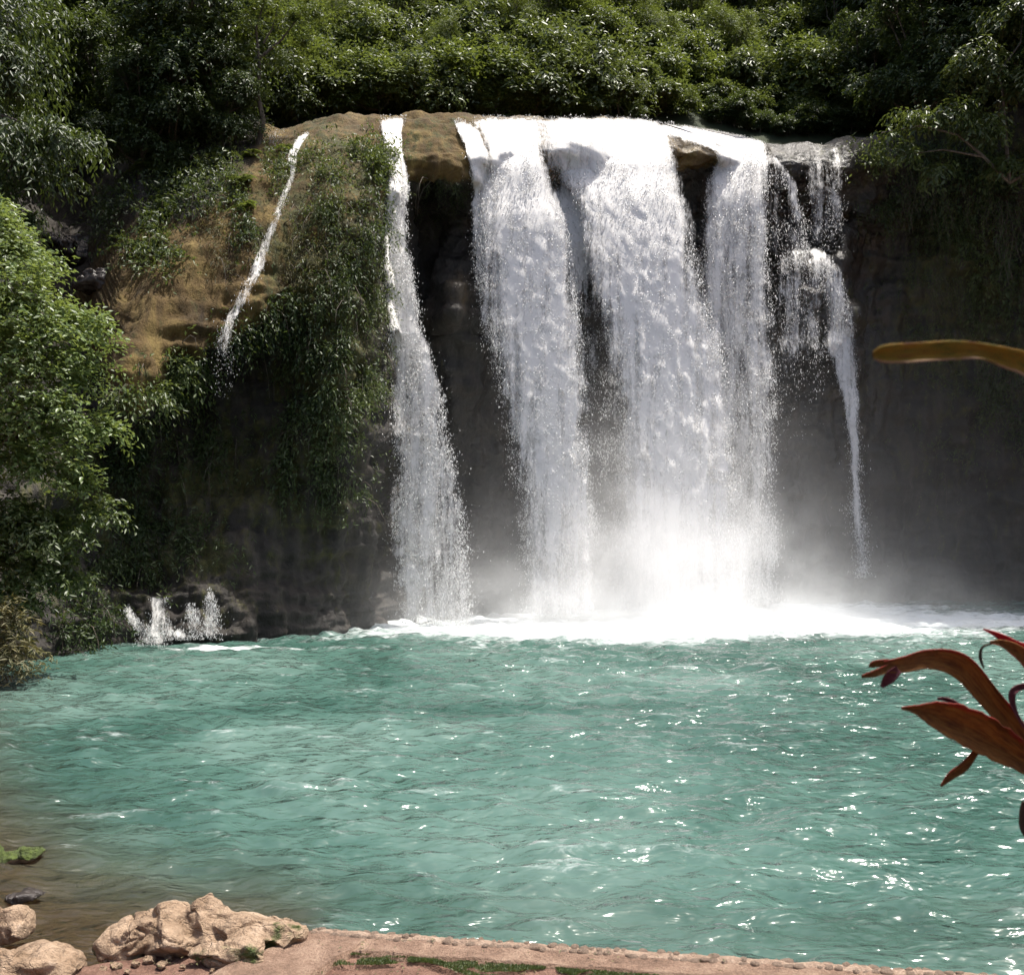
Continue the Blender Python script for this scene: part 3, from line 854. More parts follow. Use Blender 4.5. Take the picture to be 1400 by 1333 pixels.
# ------------------------------------------------------------------ foliage
def leaves_mesh(name, C, D, Nn, length, width, rnd):
    """one folded two-triangle leaf per entry"""
    n = len(C)
    D = D / (np.linalg.norm(D, axis=1)[:, None] + 1e-9)
    S = np.cross(D, Nn); S /= np.linalg.norm(S, axis=1)[:, None] + 1e-9
    U = np.cross(S, D)
    length = length[:, None]; width = width[:, None]
    base = C
    tip = C + D * length - U * length * 0.12
    mid = C + D * length * 0.45
    l = mid + S * width * 0.5 + U * width * 0.16
    r = mid - S * width * 0.5 + U * width * 0.16
    V = np.stack([base, l, tip, r], 1).reshape(-1, 3)
    o = (np.arange(n) * 4)[:, None]
    F = np.stack([np.array([0, 2, 1]) + o, np.array([0, 3, 2]) + o], 1).reshape(-1, 3)
    return mesh_np(name, V, F, False, {'rnd': np.repeat(rnd, 4)})

def crown_arrays(lobes, n_sprays, per, leaf, droop=0.3, fill=0.35, spray_len=2.2, aspect=0.42, up=0.6):
    """sprays of leaves through and around ellipsoid lobes ((x,y,z),(rx,ry,rz))"""
    vol = np.array([r[0] * r[1] * r[2] for _, r in lobes]) ** (2 / 3)
    pick = rng.choice(len(lobes), n_sprays, p=vol / vol.sum())
    lc = np.array([c for c, _ in lobes], float)[pick]; lr = np.array([r for _, r in lobes], float)[pick]
    d = rng.normal(size=(n_sprays, 3)); d /= np.linalg.norm(d, axis=1)[:, None]
    d[:, 2] = np.where(d[:, 2] < -0.45, -d[:, 2], d[:, 2])
    rad = np.where(rng.uniform(size=n_sprays) < fill, rng.uniform(0.35, 0.9, n_sprays), rng.uniform(0.82, 1.08, n_sprays))
    q = lc + d * lr * rad[:, None]
    # push the outline in and out so lobes do not read as balls
    q += d * (fbm(q * (1.1 / np.mean(lr)) + 3, 3) * 0.85)[:, None] * lr
    ax = d + np.array([0, 0, -droop]) + rng.normal(0, 0.35, (n_sprays, 3))
    ax /= np.linalg.norm(ax, axis=1)[:, None]
    k = np.arange(per)
    L_ = leaf * spray_len
    tt = (k + 0.5) / per
    C = q[:, None, :] + ax[:, None, :] * (tt * L_ - 0.4 * L_)[None, :, None]
    C[..., 2] -= (tt ** 2 * droop * L_ * 0.8)[None, :]
    C += rng.normal(0, leaf * 0.25, C.shape)
    side = np.cross(ax, np.array([0.1, 0.05, 1.0])); side /= np.linalg.norm(side, axis=1)[:, None] + 1e-9
    sgn = np.where(k % 2 == 0, 1, -1)
    D = ax[:, None, :] * 0.6 + side[:, None, :] * sgn[None, :, None] * 0.8 + rng.normal(0, 0.3, C.shape)
    D[..., 2] -= droop * 0.7
    Nn = np.array([0, 0, up]) + d[:, None, :] * 0.5 + rng.normal(0, 0.35, C.shape)
    C, D, Nn = C.reshape(-1, 3), D.reshape(-1, 3), Nn.reshape(-1, 3)
    n = len(C)
    ln = leaf * rng.uniform(0.65, 1.25, n)
    rnd = np.clip(np.repeat(rng.uniform(0, 1, n_sprays), per) * 0.55 + rng.uniform(0, 0.45, n), 0, 1)
    return C, D, Nn, ln, ln * aspect * rng.uniform(0.8, 1.2, n), rnd

def crown_mesh(name, *a, **k):
    return leaves_mesh(name, *crown_arrays(*a, **k))

def random_lobes(n, R0, H0, z0, seed, flat=0.75):
    g = np.random.default_rng(seed)
    out = []
    for i in range(n):
        a = g.uniform(0, 2 * math.pi); rr = R0 * math.sqrt(g.uniform(0, 1)) * 0.72
        z = z0 + g.uniform(0.05, 0.95) * H0
        shrink = 1 - 0.45 * abs((z - z0) / H0 - 0.42)
        s = R0 * g.uniform(0.34, 0.55) * shrink
        out.append(((rr * math.cos(a) * shrink, rr * math.sin(a) * shrink, z), (s, s, s * flat)))
    return out

def trunk_mesh(lobes, height, r0, seed, z0=-0.6, lean=0.1):
    g = np.random.default_rng(seed)
    parts = []
    n = 7
    pts = [Vector((lean * height * (i / n) ** 1.5 + g.normal(0, 0.06), g.normal(0, 0.06), z0 + (height - z0) * i / n)) for i in range(n + 1)]
    parts.append(tube(pts, [r0 * (1.35 if i == 0 else 1) * (1 - 0.72 * i / n) for i in range(n + 1)], 7))
    for (c, rad) in lobes:
        c = Vector(c)
        f = min(0.92, max(0.25, (c.z * 0.62 - z0) / (height - z0)))
        s = pts[min(n, int(f * n))]
        mid = (s + c) / 2 + Vector((g.normal(0, .15), g.normal(0, .15), -0.15 * (c - s).length))
        end = c + Vector((g.normal(0, .3), g.normal(0, .3), 0.4)) * rad[0]
        r = r0 * 0.36
        parts.append(tube([s, mid, c, end], [r, r * 0.7, r * 0.4, r * 0.12], 5))
        for _ in range(3):
            e = c + Vector((g.normal(0, 1), g.normal(0, 1), g.normal(0.2, .6))).normalized() * rad[0] * 0.85
            parts.append(tube([mid.lerp(c, 0.6), c.lerp(e, 0.5), e], [r * 0.4, r * 0.25, r * 0.08], 4))
    return mesh_np('trunk', *join(parts), True)

def make_tree(name, lobes, height, r0, leafmat, n_sprays, per, leaf, seed, lean=0.1, **kw):
    root = empty(name)
    link('trunk', trunk_mesh(lobes, height, r0, seed, lean=lean), M['bark'], root)
    link('crown', crown_mesh('crown', lobes, n_sprays, per, leaf, **kw), leafmat, root)
    return root

PROTO = {}
PROTO['tree_a'] = make_tree('broadleaf_tree', random_lobes(15, 3.6, 6.6, 1.4, 11), 6.2, 0.22, M['leaf_mid'], 3300, 7, 0.25, 1, fill=.55)
PROTO['tree_b'] = make_tree('dark_tree', random_lobes(16, 3.8, 7.4, 1.6, 12), 7.2, 0.26, M['leaf_dark'], 3200, 7, 0.27, 2, droop=0.55, fill=.5)
PROTO['tree_c'] = make_tree('feathery_tree', random_lobes(14, 3.2, 6.0, 1.6, 13), 6.0, 0.17, M['leaf_light'], 2400, 10, 0.17, 3, aspect=0.34, spray_len=4.0, fill=0.5)
PROTO['tree_d'] = make_tree('broadleaf_tree', random_lobes(14, 3.2, 8.0, 1.4, 14), 7.6, 0.2, M['leaf_mid'], 2900, 7, 0.26, 4, droop=0.4, fill=.55)
PROTO['shrub_a'] = make_tree('glossy_shrub', random_lobes(9, 1.7, 1.7, 0.5, 21, 0.6), 1.6, 0.06, M['leaf_mid'], 900, 7, 0.22, 5, droop=0.35, aspect=0.45, fill=.5, spray_len=3.0)
PROTO['shrub_b'] = make_tree('glossy_shrub', random_lobes(10, 1.8, 1.5, 0.5, 22, 0.6), 1.5, 0.06, M['leaf_mid'], 900, 7, 0.21, 6, droop=0.3, fill=.5, spray_len=3.0)
PROTO['shrub_c'] = make_tree('leafy_shrub', random_lobes(8, 1.5, 2.2, 0.5, 23, 0.8), 2.0, 0.06, M['leaf_light'], 560, 8, 0.22, 7, droop=0.25)
PROTO['bush_d'] = make_tree('hanging_bush', random_lobes(9, 1.1, 1.3, 0.1, 24, 0.8), 0.9, 0.04, M['leaf_dark'], 620, 8, 0.15, 8, droop=0.9, aspect=0.3, spray_len=3.2)
PROTO['bush_m'] = make_tree('hanging_bush', random_lobes(9, 1.1, 1.2, 0.1, 25, 0.8), 0.9, 0.04, M['leaf_mid'], 600, 8, 0.16, 9, droop=0.7, aspect=0.32, spray_len=3.0)

def fern_mesh(seed, n=14, length=1.2):
    g = np.random.default_rng(seed)
    C, D, Nn, ln, rn = [], [], [], [], []
    for i in range(n):
        a = g.uniform(0, 2 * math.pi); el = g.uniform(0.3, 1.1); l = length * g.uniform(0.6, 1.1)
        u = np.array([math.cos(a), math.sin(a), 0])
        for k in range(16):
            t = (k + 1) / 16
            p = u * l * t * math.cos(el) * 1.1 + np.array([0, 0, l * (math.sin(el) * t - 0.75 * t * t)])
            dn = u * math.cos(el) + np.array([0, 0, math.sin(el) - 1.5 * t])
            s = np.cross(u, (0, 0, 1))
            for sg in (1, -1):
                C.append(p); D.append(s * sg + dn * 0.5); Nn.append((0, 0, 1)); ln.append(l * 0.24 * math.sin(math.pi * (0.12 + 0.86 * t)) + 0.03); rn.append(g.uniform(0.2, 1))
    ln = np.array(ln)
    return leaves_mesh('fronds', np.array(C, float), np.array(D, float), np.array(Nn, float), ln, ln * 0.32, np.array(rn))
def vine_mesh(seed, n=26, drop=3.0, width=1.0, leaf=0.11):
    g = np.random.default_rng(seed)
    C, D, rn = [], [], []
    tubes = []
    for i in range(n):
        x = g.uniform(-width, width); y = g.normal(0, 0.15); l = drop * g.uniform(0.35, 1.0)
        pts = [Vector((x + 0.12 * math.sin(k * 0.9 + i), y - 0.05 * k, -l * k / 6)) for k in range(7)]
        tubes.append(tube(pts, [0.012] * 7, 3))
        m = int(l / 0.055)
        for k in range(m):
            t = k / m * 6; j = min(5, int(t))
            p = pts[j].lerp(pts[j + 1], t - j)
            C.append(np.array(p) + g.normal(0, 0.06, 3)); D.append((g.normal(0, 0.7), g.normal(-0.3, 0.5), -0.8)); rn.append(g.uniform(0, 1))
    n = len(C)
    ln = leaf * g.uniform(0.6, 1.4, n)
    Nn = np.tile(np.array([0, -1.0, 0.4]), (n, 1)) + g.normal(0, 0.4, (n, 3))
    return leaves_mesh('leaves', np.array(C), np.array(D, float), Nn, ln, ln * 0.5, np.array(rn)), mesh_np('stems', *join(tubes), True)
for nm, seed, mt in (('fern_a', 31, 'leaf_mid'), ('fern_b', 32, 'leaf_light')):
    r_ = empty('fern'); link('fronds', fern_mesh(seed), M[mt], r_); PROTO[nm] = r_
for nm, seed, mt, dr in (('vine_a', 41, 'leaf_dark', 3.2), ('vine_b', 42, 'leaf_mid', 2.4)):
    r_ = empty('hanging_vine'); a_, b_ = vine_mesh(seed, drop=dr); link('leaves', a_, M[mt], r_); link('stems', b_, M['bark'], r_); PROTO[nm] = r_

used = set()
def put(proto, loc, scale=1.0, rz=None, label='', cat='', group=None, tilt=0.0, squash=1.0, leafmat=None):
    src = PROTO[proto]
    o = src if proto not in used else copy_tree(src)
    used.add(proto)
    o.location = loc
    o.rotation_euler = (tilt, random.uniform(-0.08, 0.08), random.uniform(0, 6.28) if rz is None else rz)
    o.scale = (scale, scale, scale * squash)
    o['label'] = label; o['category'] = cat
    if group:
        o['group'] = group
    elif 'group' in o:
        del o['group']
    if leafmat:
        for ch in o.children:
            if ch.name.startswith(('crown', 'leaves', 'fronds')):
                ch.material_slots[0].link = 'OBJECT'
                ch.material_slots[0].material = M[leafmat]
    return o

# shrubs carpeting the sunlit slope
def zone(px):
    for lim, nm in ((430, 'beside the slender tree'), (520, 'behind the bushy rock pillar'), (640, 'behind the mossy dome'), (760, 'behind the left big sheet'),
                    (900, 'behind the middle sheet'), (1010, 'behind the dark gap'), (1110, 'behind the grainy stream'), (9999, 'behind the grey dripping lip')):
        if px < lim: return nm
def level(py):
    return 'lowest on the slope' if py > 135 else ('midway up the slope' if py > 95 else 'high on the slope')
SH = 0
for row in range(11):
    for i in range(27):
        px = 330 + i * 38 + random.uniform(-19, 19) + (row % 2) * 19
        py = 163 - row * 12 + random.uniform(-6, 6)
        if px > 1230 and random.random() < 0.3: continue
        h = hill_hit(px, py)
        if h is None: continue
        p = random.choices(['shrub_a', 'shrub_b', 'shrub_c'], [5, 5, 3])[0]
        kind_ = {'shrub_a': 'broad glossy green shrub', 'shrub_b': 'low spreading green shrub', 'shrub_c': 'upright light green shrub'}[p]
        put(p, h - Vector((0, 0, 0.25)), random.uniform(0.65, 1.35), label=kind_ + ' ' + level(py) + ' ' + zone(px), cat='shrub', group='shrubs on the slope ' + zone(px), squash=random.uniform(0.8, 1.35), tilt=random.uniform(-.15, .3))
        SH += 1
TK = {'tree_a': 'dense green tree', 'tree_b': 'dark drooping tree', 'tree_c': 'feathery light green tree', 'tree_d': 'tall narrow green tree'}
def tput(k, h, sc, where, group, lm=None, squash=1.0):
    sz = 'very tall ' if sc >= 1.35 else ('tall ' if sc >= 1.05 else ('small ' if sc < .72 else ''))
    put(k, h, sc, label=(sz + TK[k].replace('tall ', '') if lm is None else 'pale yellow green tree') + ' ' + where, cat='tree', group=group, leafmat=lm, squash=squash)
for row, (py0, n, sc) in enumerate(((74, 17, 0.62), (46, 15, 0.8), (20, 14, 0.95), (-15, 13, 1.15), (-60, 12, 1.35))):
    for i in range(n):
        px = 250 + (i + random.uniform(0.1, 0.9)) * 1150 / n
        h = hill_hit(px, py0 + random.uniform(-8, 8))
        if h is None: continue
        k = random.choices(['tree_a', 'tree_d', 'tree_c', 'tree_b'], [4, 3, 3, .5])[0]
        if px > 1060 and random.random() < .6: k = 'tree_b'
        tput(k, h - Vector((0, 0, 0.4)), sc * random.uniform(0.7, 1.2), ['just above the shrubs', 'above the shrubs', 'up on the hillside', 'high on the hillside', 'high on the hillside'][row] + ' ' + zone(px), 'trees on the hillside ' + zone(px))
for px, py, sc in ((790, 92, .62), (830, 70, .75), (760, 50, .8), (840, 40, .9)):
    h = hill_hit(px, py)
    tput('tree_c', h - Vector((0, 0, .3)), sc, 'standing out brightest on the hillside above the main fall', 'bright trees above the main fall', 'leaf_light')
for px, py, sc in ((470, 120, .5), (560, 100, .55), (610, 135, .4), (700, 115, .5), (735, 90, .55), (900, 120, .5), (950, 95, .6), (1010, 130, .5), (660, 85, .6), (870, 90, .55)):
    h = hill_hit(px, py)
    tput('tree_c', h - Vector((0, 0, .3)), sc * random.uniform(.9, 1.15), 'rising among the shrubs ' + zone(px), 'feathery trees among the shrubs', squash=1.25)
for px, py in ((770, 160), (745, 158), (800, 160), (480, 156), (455, 160), (1060, 190), (1120, 188), (1180, 184), (1090, 186), (1150, 186), (1020, 182), (985, 174), (1005, 178), (1040, 186), (1075, 190), (1105, 190), (1135, 190), (1165, 188), (1200, 184), (1220, 182), (1050, 180), (1095, 180), (1140, 180)):
    h = hill_hit(px, py - 3)
    if h is not None:
        put('shrub_c', h - Vector((0, 0, 0.2)), random.uniform(.4, .7), leafmat='leaf_dark' if px > 960 else 'leaf_light', label='small bright shrub right on the lip ' + zone(px), cat='shrub', group='low shrubs along the lip')

# dark woods either side
def ground_pt(px, py):
    h, n = cliff_hit(px, py)
    g = hill_hit(px, py)
    if h is None: return g
    if g is None: return h
    return h if h.y < g.y else g
for px, py, sc, k in ((-120, 150, 1.2, 'tree_b'), (-60, 250, 1.0, 'tree_b'), (20, 200, 1.1, 'tree_b'), (90, 150, 1.2, 'tree_b'), (140, 230, 0.7, 'tree_b'), (150, 180, 0.9, 'tree_b'), (190, 240, .55, 'tree_b'), (210, 150, 1.2, 'tree_b'), (240, 215, .6, 'tree_b'), (270, 180, 0.8, 'tree_b'), (300, 200, .45, 'tree_b'), (320, 150, 0.9, 'tree_b'),
                      (-180, 60, 1.5, 'tree_b'), (40, 90, 1.5, 'tree_b'), (160, 90, 1.4, 'tree_b'), (260, 110, 1.3, 'tree_b'), (100, 40, 1.6, 'tree_b'), (220, 40, 1.6, 'tree_b'), (330, 60, 1.3, 'tree_b'), (300, 20, 1.5, 'tree_b'), (400, 90, .8, 'tree_b'), (390, 40, 1.1, 'tree_d')):
    h = ground_pt(px, py)
    if h is not None:
        tput(k, h - Vector((0, 0, 0.5)), sc, ('in the deep shade behind the tan slope' if px > 120 else 'in the wood over the gully'), 'dark trees of the wood beside the tan slope')
for px, py, sc, k in ((1190, 180, 0.7, 'tree_b'), (1250, 175, 0.8, 'tree_b'), (1310, 170, 0.9, 'tree_b'), (1370, 150, 1.0, 'tree_b'), (1430, 140, 1.1, 'tree_b'), (1230, 120, 1.0, 'tree_b'), (1300, 110, 1.1, 'tree_b'), (1390, 90, 1.3, 'tree_b'),
                      (1480, 100, 1.3, 'tree_b'), (1550, 150, 1.3, 'tree_b'), (1260, 50, 1.3, 'tree_b'), (1350, 40, 1.5, 'tree_b'), (1450, 40, 1.5, 'tree_b'), (1560, 60, 1.6, 'tree_b'), (1650, 120, 1.6, 'tree_b'), (1180, 60, 1.0, 'tree_b'), (1150, 110, .8, 'tree_d')):
    h = ground_pt(px, py)
    if h is not None:
        tput(k, h - Vector((0, 0, 0.5)), sc, 'crowding the cliff top past the grey lip', 'shaded trees beyond the grey lip')

# creepers and scrub rooted on the cliff face: sprays grow out of the rock and hang
def creeper(px, py, rx, ry, n, leaf, mat, label, cat='creeper', group=None, per=6, droop=0.8, aspect=0.34, stand=0.5, name='creeper', thr=-0.15, slen=3.0):
    C0, N0 = [], []
    tries = 0
    while len(C0) < n and tries < n * 4:
        tries += 1
        x, y = px + random.gauss(0, .55) * rx, py + random.gauss(0, .55) * ry
        if perlin(np.array([(x * .035, y * .028, 4.4)]))[0] + random.gauss(0, .12) < thr: continue
        h, nn = cliff_hit(x, y)
        if h is None: continue
        if nn.y > 0: nn = -nn
        C0.append(tuple(h)); N0.append(tuple(nn))
    if len(C0) < 5: return None
    C0 = np.array(C0); N0 = np.array(N0)
    k = len(C0)
    ax = N0 * rng.uniform(0.3, 1.2, (k, 1)) + rng.normal(0, .5, (k, 3)); ax[:, 2] += rng.uniform(-.5, .5, k)
    ax /= np.linalg.norm(ax, axis=1)[:, None]
    L_ = leaf * slen * rng.uniform(.5, 1.6, k)
    tt = (np.arange(per) + .6) / per
    st = stand * rng.uniform(0, 1, (k, 1)) ** 2
    C = (C0 + N0 * st)[:, None, :] + ax[:, None, :] * (tt[None, :] * L_[:, None])[..., None]
    C[..., 2] -= (tt[None, :] ** 2) * droop * L_[:, None]
    C += rng.normal(0, leaf * .22, C.shape)
    D = ax[:, None, :] * .6 + rng.normal(0, .55, C.shape); D[..., 2] -= droop * tt[None, :]
    Nn = np.array([0, -.3, .7]) + rng.normal(0, .4, C.shape)
    b = Vector(C0[np.argmin(C0[:, 2])])
    C = C.reshape(-1, 3) - np.array(b); m = len(C)
    ln = leaf * rng.uniform(.6, 1.3, m)
    rn = np.clip(np.repeat(rng.uniform(0, 1, k), per) * .6 + rng.uniform(0, .4, m), 0, 1)
    root = empty(name, b, label=label, category=cat)
    if group: root['group'] = group
    link('leaves', leaves_mesh('leaves', C, D.reshape(-1, 3), Nn.reshape(-1, 3), ln, ln * aspect * rng.uniform(.8, 1.2, m), rn), M[mat], root)
    # a few bare twigs and trailing roots
    parts = []
    for j in rng.choice(k, min(k, max(3, n // 25)), replace=False):
        p = Vector(C0[j]) - b; d = Vector(ax[j]); l = random.uniform(.4, 1.1)
        parts.append(tube([p, p + d * l * .5 + Vector((0, -.05, -.05)), p + d * l * .8 + Vector((0, -.05, -l * .4)), p + d * l * .9 + Vector((0, 0, -l))], [.018, .014, .01, .004], 4))
    link('twigs', mesh_np('twigs', *join(parts), True), M['bark'], root, kind='stuff')
    return root
PG = 'scrub on the rock pillar'
for px, py, rx, ry, n, lf, mt, dr, asp, lb in (
    (490, 222, 48, 26, 420, .17, 'leaf_mid', .35, .36, 'bright green scrub crowning the rock pillar'),
    (528, 232, 22, 22, 200, .15, 'leaf_light', .3, .3, 'feathery light clump leaning over the narrow cascade'),
    (430, 235, 34, 24, 200, .14, 'leaf_mid', .5, .3, 'low scrub at the upstream shoulder of the rock pillar'),
    (455, 290, 42, 38, 300, .15, 'leaf_mid', .9, .26, 'scrub on the upper slope of the rock pillar'),
    (508, 300, 24, 50, 240, .16, 'leaf_dark', .9, .32, 'dark scrub along the pillar edge by the cascade'),
    (420, 350, 34, 50, 230, .14, 'leaf_dry', 1.1, .16, 'dry trailing growth beside the slim stream'),
    (470, 380, 40, 46, 320, .16, 'leaf_dark', 1.0, .3, 'dark scrub across the middle of the rock pillar'),
    (505, 410, 26, 60, 230, .15, 'leaf_mid', 1.0, .24, 'dull green scrub halfway down the pillar edge'),
    (410, 440, 40, 40, 300, .17, 'leaf_dark', 1.0, .34, 'dark leafy scrub under the slim stream'),
    (460, 490, 50, 46, 380, .17, 'leaf_dark', 1.0, .32, 'dark scrub low on the rock pillar'),
    (440, 570, 50, 50, 360, .17, 'leaf_dark', .9, .34, 'dark mass of leaves near the foot of the pillar'),
    (495, 540, 30, 50, 240, .15, 'leaf_mid', 1.0, .26, 'sparse green scrub low on the pillar edge'),
    (410, 640, 50, 40, 230, .17, 'leaf_dark', .9, .34, 'lowest ragged scrub of the rock pillar'),
    (470, 660, 40, 40, 140, .16, 'leaf_dark', .9, .3, 'thin hanging scrub below the pillar')):
    creeper(px, py, rx, ry, n, lf, mt, lb, 'scrub', PG, droop=dr, aspect=asp)
TG = 'growth around the tan slope'
for px, py, rx, ry, n, lf, mt, dr, asp, lb in (
    (190, 300, 50, 40, 420, .20, 'leaf_dark', .5, .36, 'dark bush at the gully edge of the tan slope'),
    (215, 345, 40, 30, 240, .18, 'leaf_mid', .6, .36, 'dull green bush on the brow of the tan slope'),
    (250, 260, 60, 34, 420, .18, 'leaf_dark', .6, .34, 'dark undergrowth at the head of the tan slope'),
    (250, 225, 60, 26, 380, .18, 'leaf_mid', .5, .3, 'ferny growth behind the head of the tan slope'),
    (310, 240, 36, 50, 260, .16, 'leaf_mid', .6, .3, 'ferns above the streaked rock of the tan slope'),
    (338, 300, 22, 50, 170, .16, 'leaf_dark', .8, .32, 'hanging leaves beside the slim stream'),
    (300, 330, 26, 50, 120, .15, 'leaf_dry', 1.0, .16, 'dry straggling stems on the tan slope'),
    (375, 240, 24, 36, 170, .15, 'leaf_mid', .5, .3, 'tuft under the slender tree'),
    (200, 545, 60, 20, 260, .2, 'leaf_mid', .7, .36, 'leafy fringe along the lower edge of the tan slope'),
    (260, 500, 40, 22, 200, .19, 'leaf_mid', .7, .36, 'leafy fringe under the middle of the tan slope'),
    (330, 450, 30, 24, 130, .17, 'leaf_dark', .7, .34, 'fringe below the end of the slim stream'),
    (180, 620, 50, 50, 280, .19, 'leaf_dark', .8, .32, 'dark creeper under the overhang by the bank trees'),
    (260, 600, 60, 50, 260, .18, 'leaf_dark', .9, .3, 'dark creeper in the middle of the overhang'),
    (190, 720, 60, 50, 300, .19, 'leaf_dark', .9, .3, 'dark creeper low under the overhang'),
    (160, 790, 60, 40, 260, .19, 'leaf_dark', .8, .3, 'dark creeper just above the first spring'),
    (270, 740, 60, 40, 160, .17, 'leaf_dark', .9, .3, 'sparse creeper above the tallest spring'),
    (110, 850, 50, 24, 200, .18, 'leaf_dark', .6, .3, 'leafy fringe at the waterline left of the springs')):
    creeper(px, py, rx, ry, n, lf, mt, lb, 'creeper', TG, droop=dr, aspect=asp)
for px, py, rx, ry, n, lb in ((600, 250, 36, 12, 130, 'mossy tuft under the front of the dome'), (632, 262, 16, 20, 90, 'mossy tuft under the dome next to the main fall'), (600, 290, 30, 26, 110, 'moss hanging in the recess beneath the dome')):
    creeper(px, py, rx, ry, n, .10, 'leaf_dark', lb, 'moss tuft', 'mossy tufts under the dome', droop=1.0, aspect=.2, stand=.15)
WG = 'growth on the shaded wall'
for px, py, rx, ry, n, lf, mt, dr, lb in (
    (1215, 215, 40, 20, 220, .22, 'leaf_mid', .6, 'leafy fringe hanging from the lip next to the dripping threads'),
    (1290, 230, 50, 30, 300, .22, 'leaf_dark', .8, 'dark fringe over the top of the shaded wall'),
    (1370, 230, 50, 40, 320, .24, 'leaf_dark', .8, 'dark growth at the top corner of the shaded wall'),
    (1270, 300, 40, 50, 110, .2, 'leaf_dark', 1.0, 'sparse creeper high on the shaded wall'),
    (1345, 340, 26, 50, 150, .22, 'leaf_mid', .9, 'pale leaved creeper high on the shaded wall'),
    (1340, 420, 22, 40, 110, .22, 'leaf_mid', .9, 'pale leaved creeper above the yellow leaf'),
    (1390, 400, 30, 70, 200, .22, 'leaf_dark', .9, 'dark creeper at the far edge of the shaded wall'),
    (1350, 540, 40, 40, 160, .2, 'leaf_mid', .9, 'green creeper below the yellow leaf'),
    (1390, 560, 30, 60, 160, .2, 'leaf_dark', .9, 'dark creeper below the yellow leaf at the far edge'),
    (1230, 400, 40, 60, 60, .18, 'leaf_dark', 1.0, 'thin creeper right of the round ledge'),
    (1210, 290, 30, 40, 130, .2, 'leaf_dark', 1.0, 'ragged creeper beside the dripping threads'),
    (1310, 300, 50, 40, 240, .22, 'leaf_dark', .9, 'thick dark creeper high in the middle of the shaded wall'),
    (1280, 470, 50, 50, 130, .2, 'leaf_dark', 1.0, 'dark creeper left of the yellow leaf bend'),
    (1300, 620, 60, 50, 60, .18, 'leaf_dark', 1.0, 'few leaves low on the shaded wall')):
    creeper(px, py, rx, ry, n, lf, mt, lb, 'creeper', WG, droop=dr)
for i, (px, py, sc) in enumerate(((205, 235, .8), (255, 225, .9), (300, 215, .7), (345, 215, .6), (335, 250, .7), (390, 205, .5), (225, 290, .7), (340, 285, .6))):
    h, _n = cliff_hit(px, py)
    if h is not None:
        put(('fern_a', 'fern_b')[i % 2], h + Vector((0, -.15, 0)), sc * 1.1, label=('spreading fern above the tan slope', 'lighter fern above the tan slope')[i % 2], cat='fern', group='ferns above the tan slope')
for i, (px, py, sc) in enumerate(((1255, 240, 1.0), (1320, 260, 1.2), (1390, 280, 1.3), (1290, 380, .9), (1365, 470, 1.0))):
    h, _n = cliff_hit(px, py)
    if h is not None:
        put(('vine_a', 'vine_b')[i % 2], h + Vector((0, -.25, 0)), sc, rz=random.uniform(-.3, .3), label=('long dark vine hanging down the shaded wall', 'shorter green vine hanging on the shaded wall')[i % 2], cat='vine', group='vines on the shaded wall')
for k_, v_ in PROTO.items():
    if k_ not in used:
        for c_ in list(v_.children): bpy.data.objects.remove(c_)
        bpy.data.objects.remove(v_)

# single trees that stand out
def custom_tree(name, base, lobes, trunks, leafmat, n_sprays, per, leaf, label, cat='tree', r0=0.12, **kw):
    """lobes and trunk paths in world space; the origin is at the foot"""
    b = Vector(base)
    root = empty(name, b, label=label, category=cat)
    lb = [((Vector(c) - b)[:], r) for c, r in lobes]
    link('crown', crown_mesh('crown', lb, n_sprays, per, leaf, **kw), leafmat, root)
    parts = []
    for path, ra in trunks:
        n = len(path)
        parts.append(tube([Vector(p) - b for p in path], [ra * (1 - 0.8 * i / (n - 1)) for i in range(n)], 6))
    if parts:
        link('trunk', mesh_np('trunk', *join(parts), True), M['bark'], root)
    return root
def lob(px, py, Y, r, fl=0.8):
    return (at(px, py, Y), (r, r, r * fl))
# sunlit tree leaning over the pool on the left bank
b0 = at(-120, 880, 28.5)
custom_tree('bank_tree', b0, [lob(-40, 340, 28, 1.5), lob(10, 350, 28, 1.1), lob(30, 420, 27.5, 1.2), lob(85, 455, 28, 0.95), lob(118, 450, 28, .55), lob(40, 500, 27.5, 1.3), lob(-30, 500, 28, 1.6), lob(100, 520, 28, .75),
     lob(60, 570, 27.5, 1.1), lob(125, 590, 28, .7), lob(150, 585, 28.3, .4), lob(-20, 620, 28, 1.5), lob(50, 640, 28, 1.2), lob(110, 660, 28.3, .7), lob(-10, 300, 28, .6), lob(-100, 420, 28, 2)],
     [([b0, at(-80, 640, 28.6), at(-30, 500, 28.3), at(10, 380, 28.2)], .16), ([at(-80, 640, 28.6), at(20, 600, 28.2), at(90, 545, 28), at(140, 585, 28)], .08), ([at(-30, 500, 28.3), at(50, 470, 28), at(110, 445, 28)], .07), ([at(-60, 690, 28.3), at(10, 600, 27.2), at(60, 560, 26.8)], .05)],
     M['leaf_bank'], 5000, 7, 0.165, 'sunlit light green tree leaning over the pool on the near bank', droop=0.25, aspect=0.46, fill=.5, spray_len=3.6)
b1 = at(-90, 940, 28)
custom_tree('bank_tree', b1, [lob(30, 720, 28, 1.1), lob(95, 730, 28.3, .8), lob(135, 700, 28.5, .5), lob(-20, 760, 28, 1.4), lob(60, 780, 28, .9), lob(100, 800, 28.3, .5), lob(20, 820, 28, .8), lob(-30, 860, 28, 1)],
     [([b1, at(-50, 830, 28.2), at(10, 760, 28.2), at(90, 725, 28.2)], .1)],
     M['leaf_mid'], 2000, 7, 0.17, 'dull green tree under the sunlit one on the near bank', droop=0.45, aspect=0.42)
b2 = at(-40, 950, 26.6)
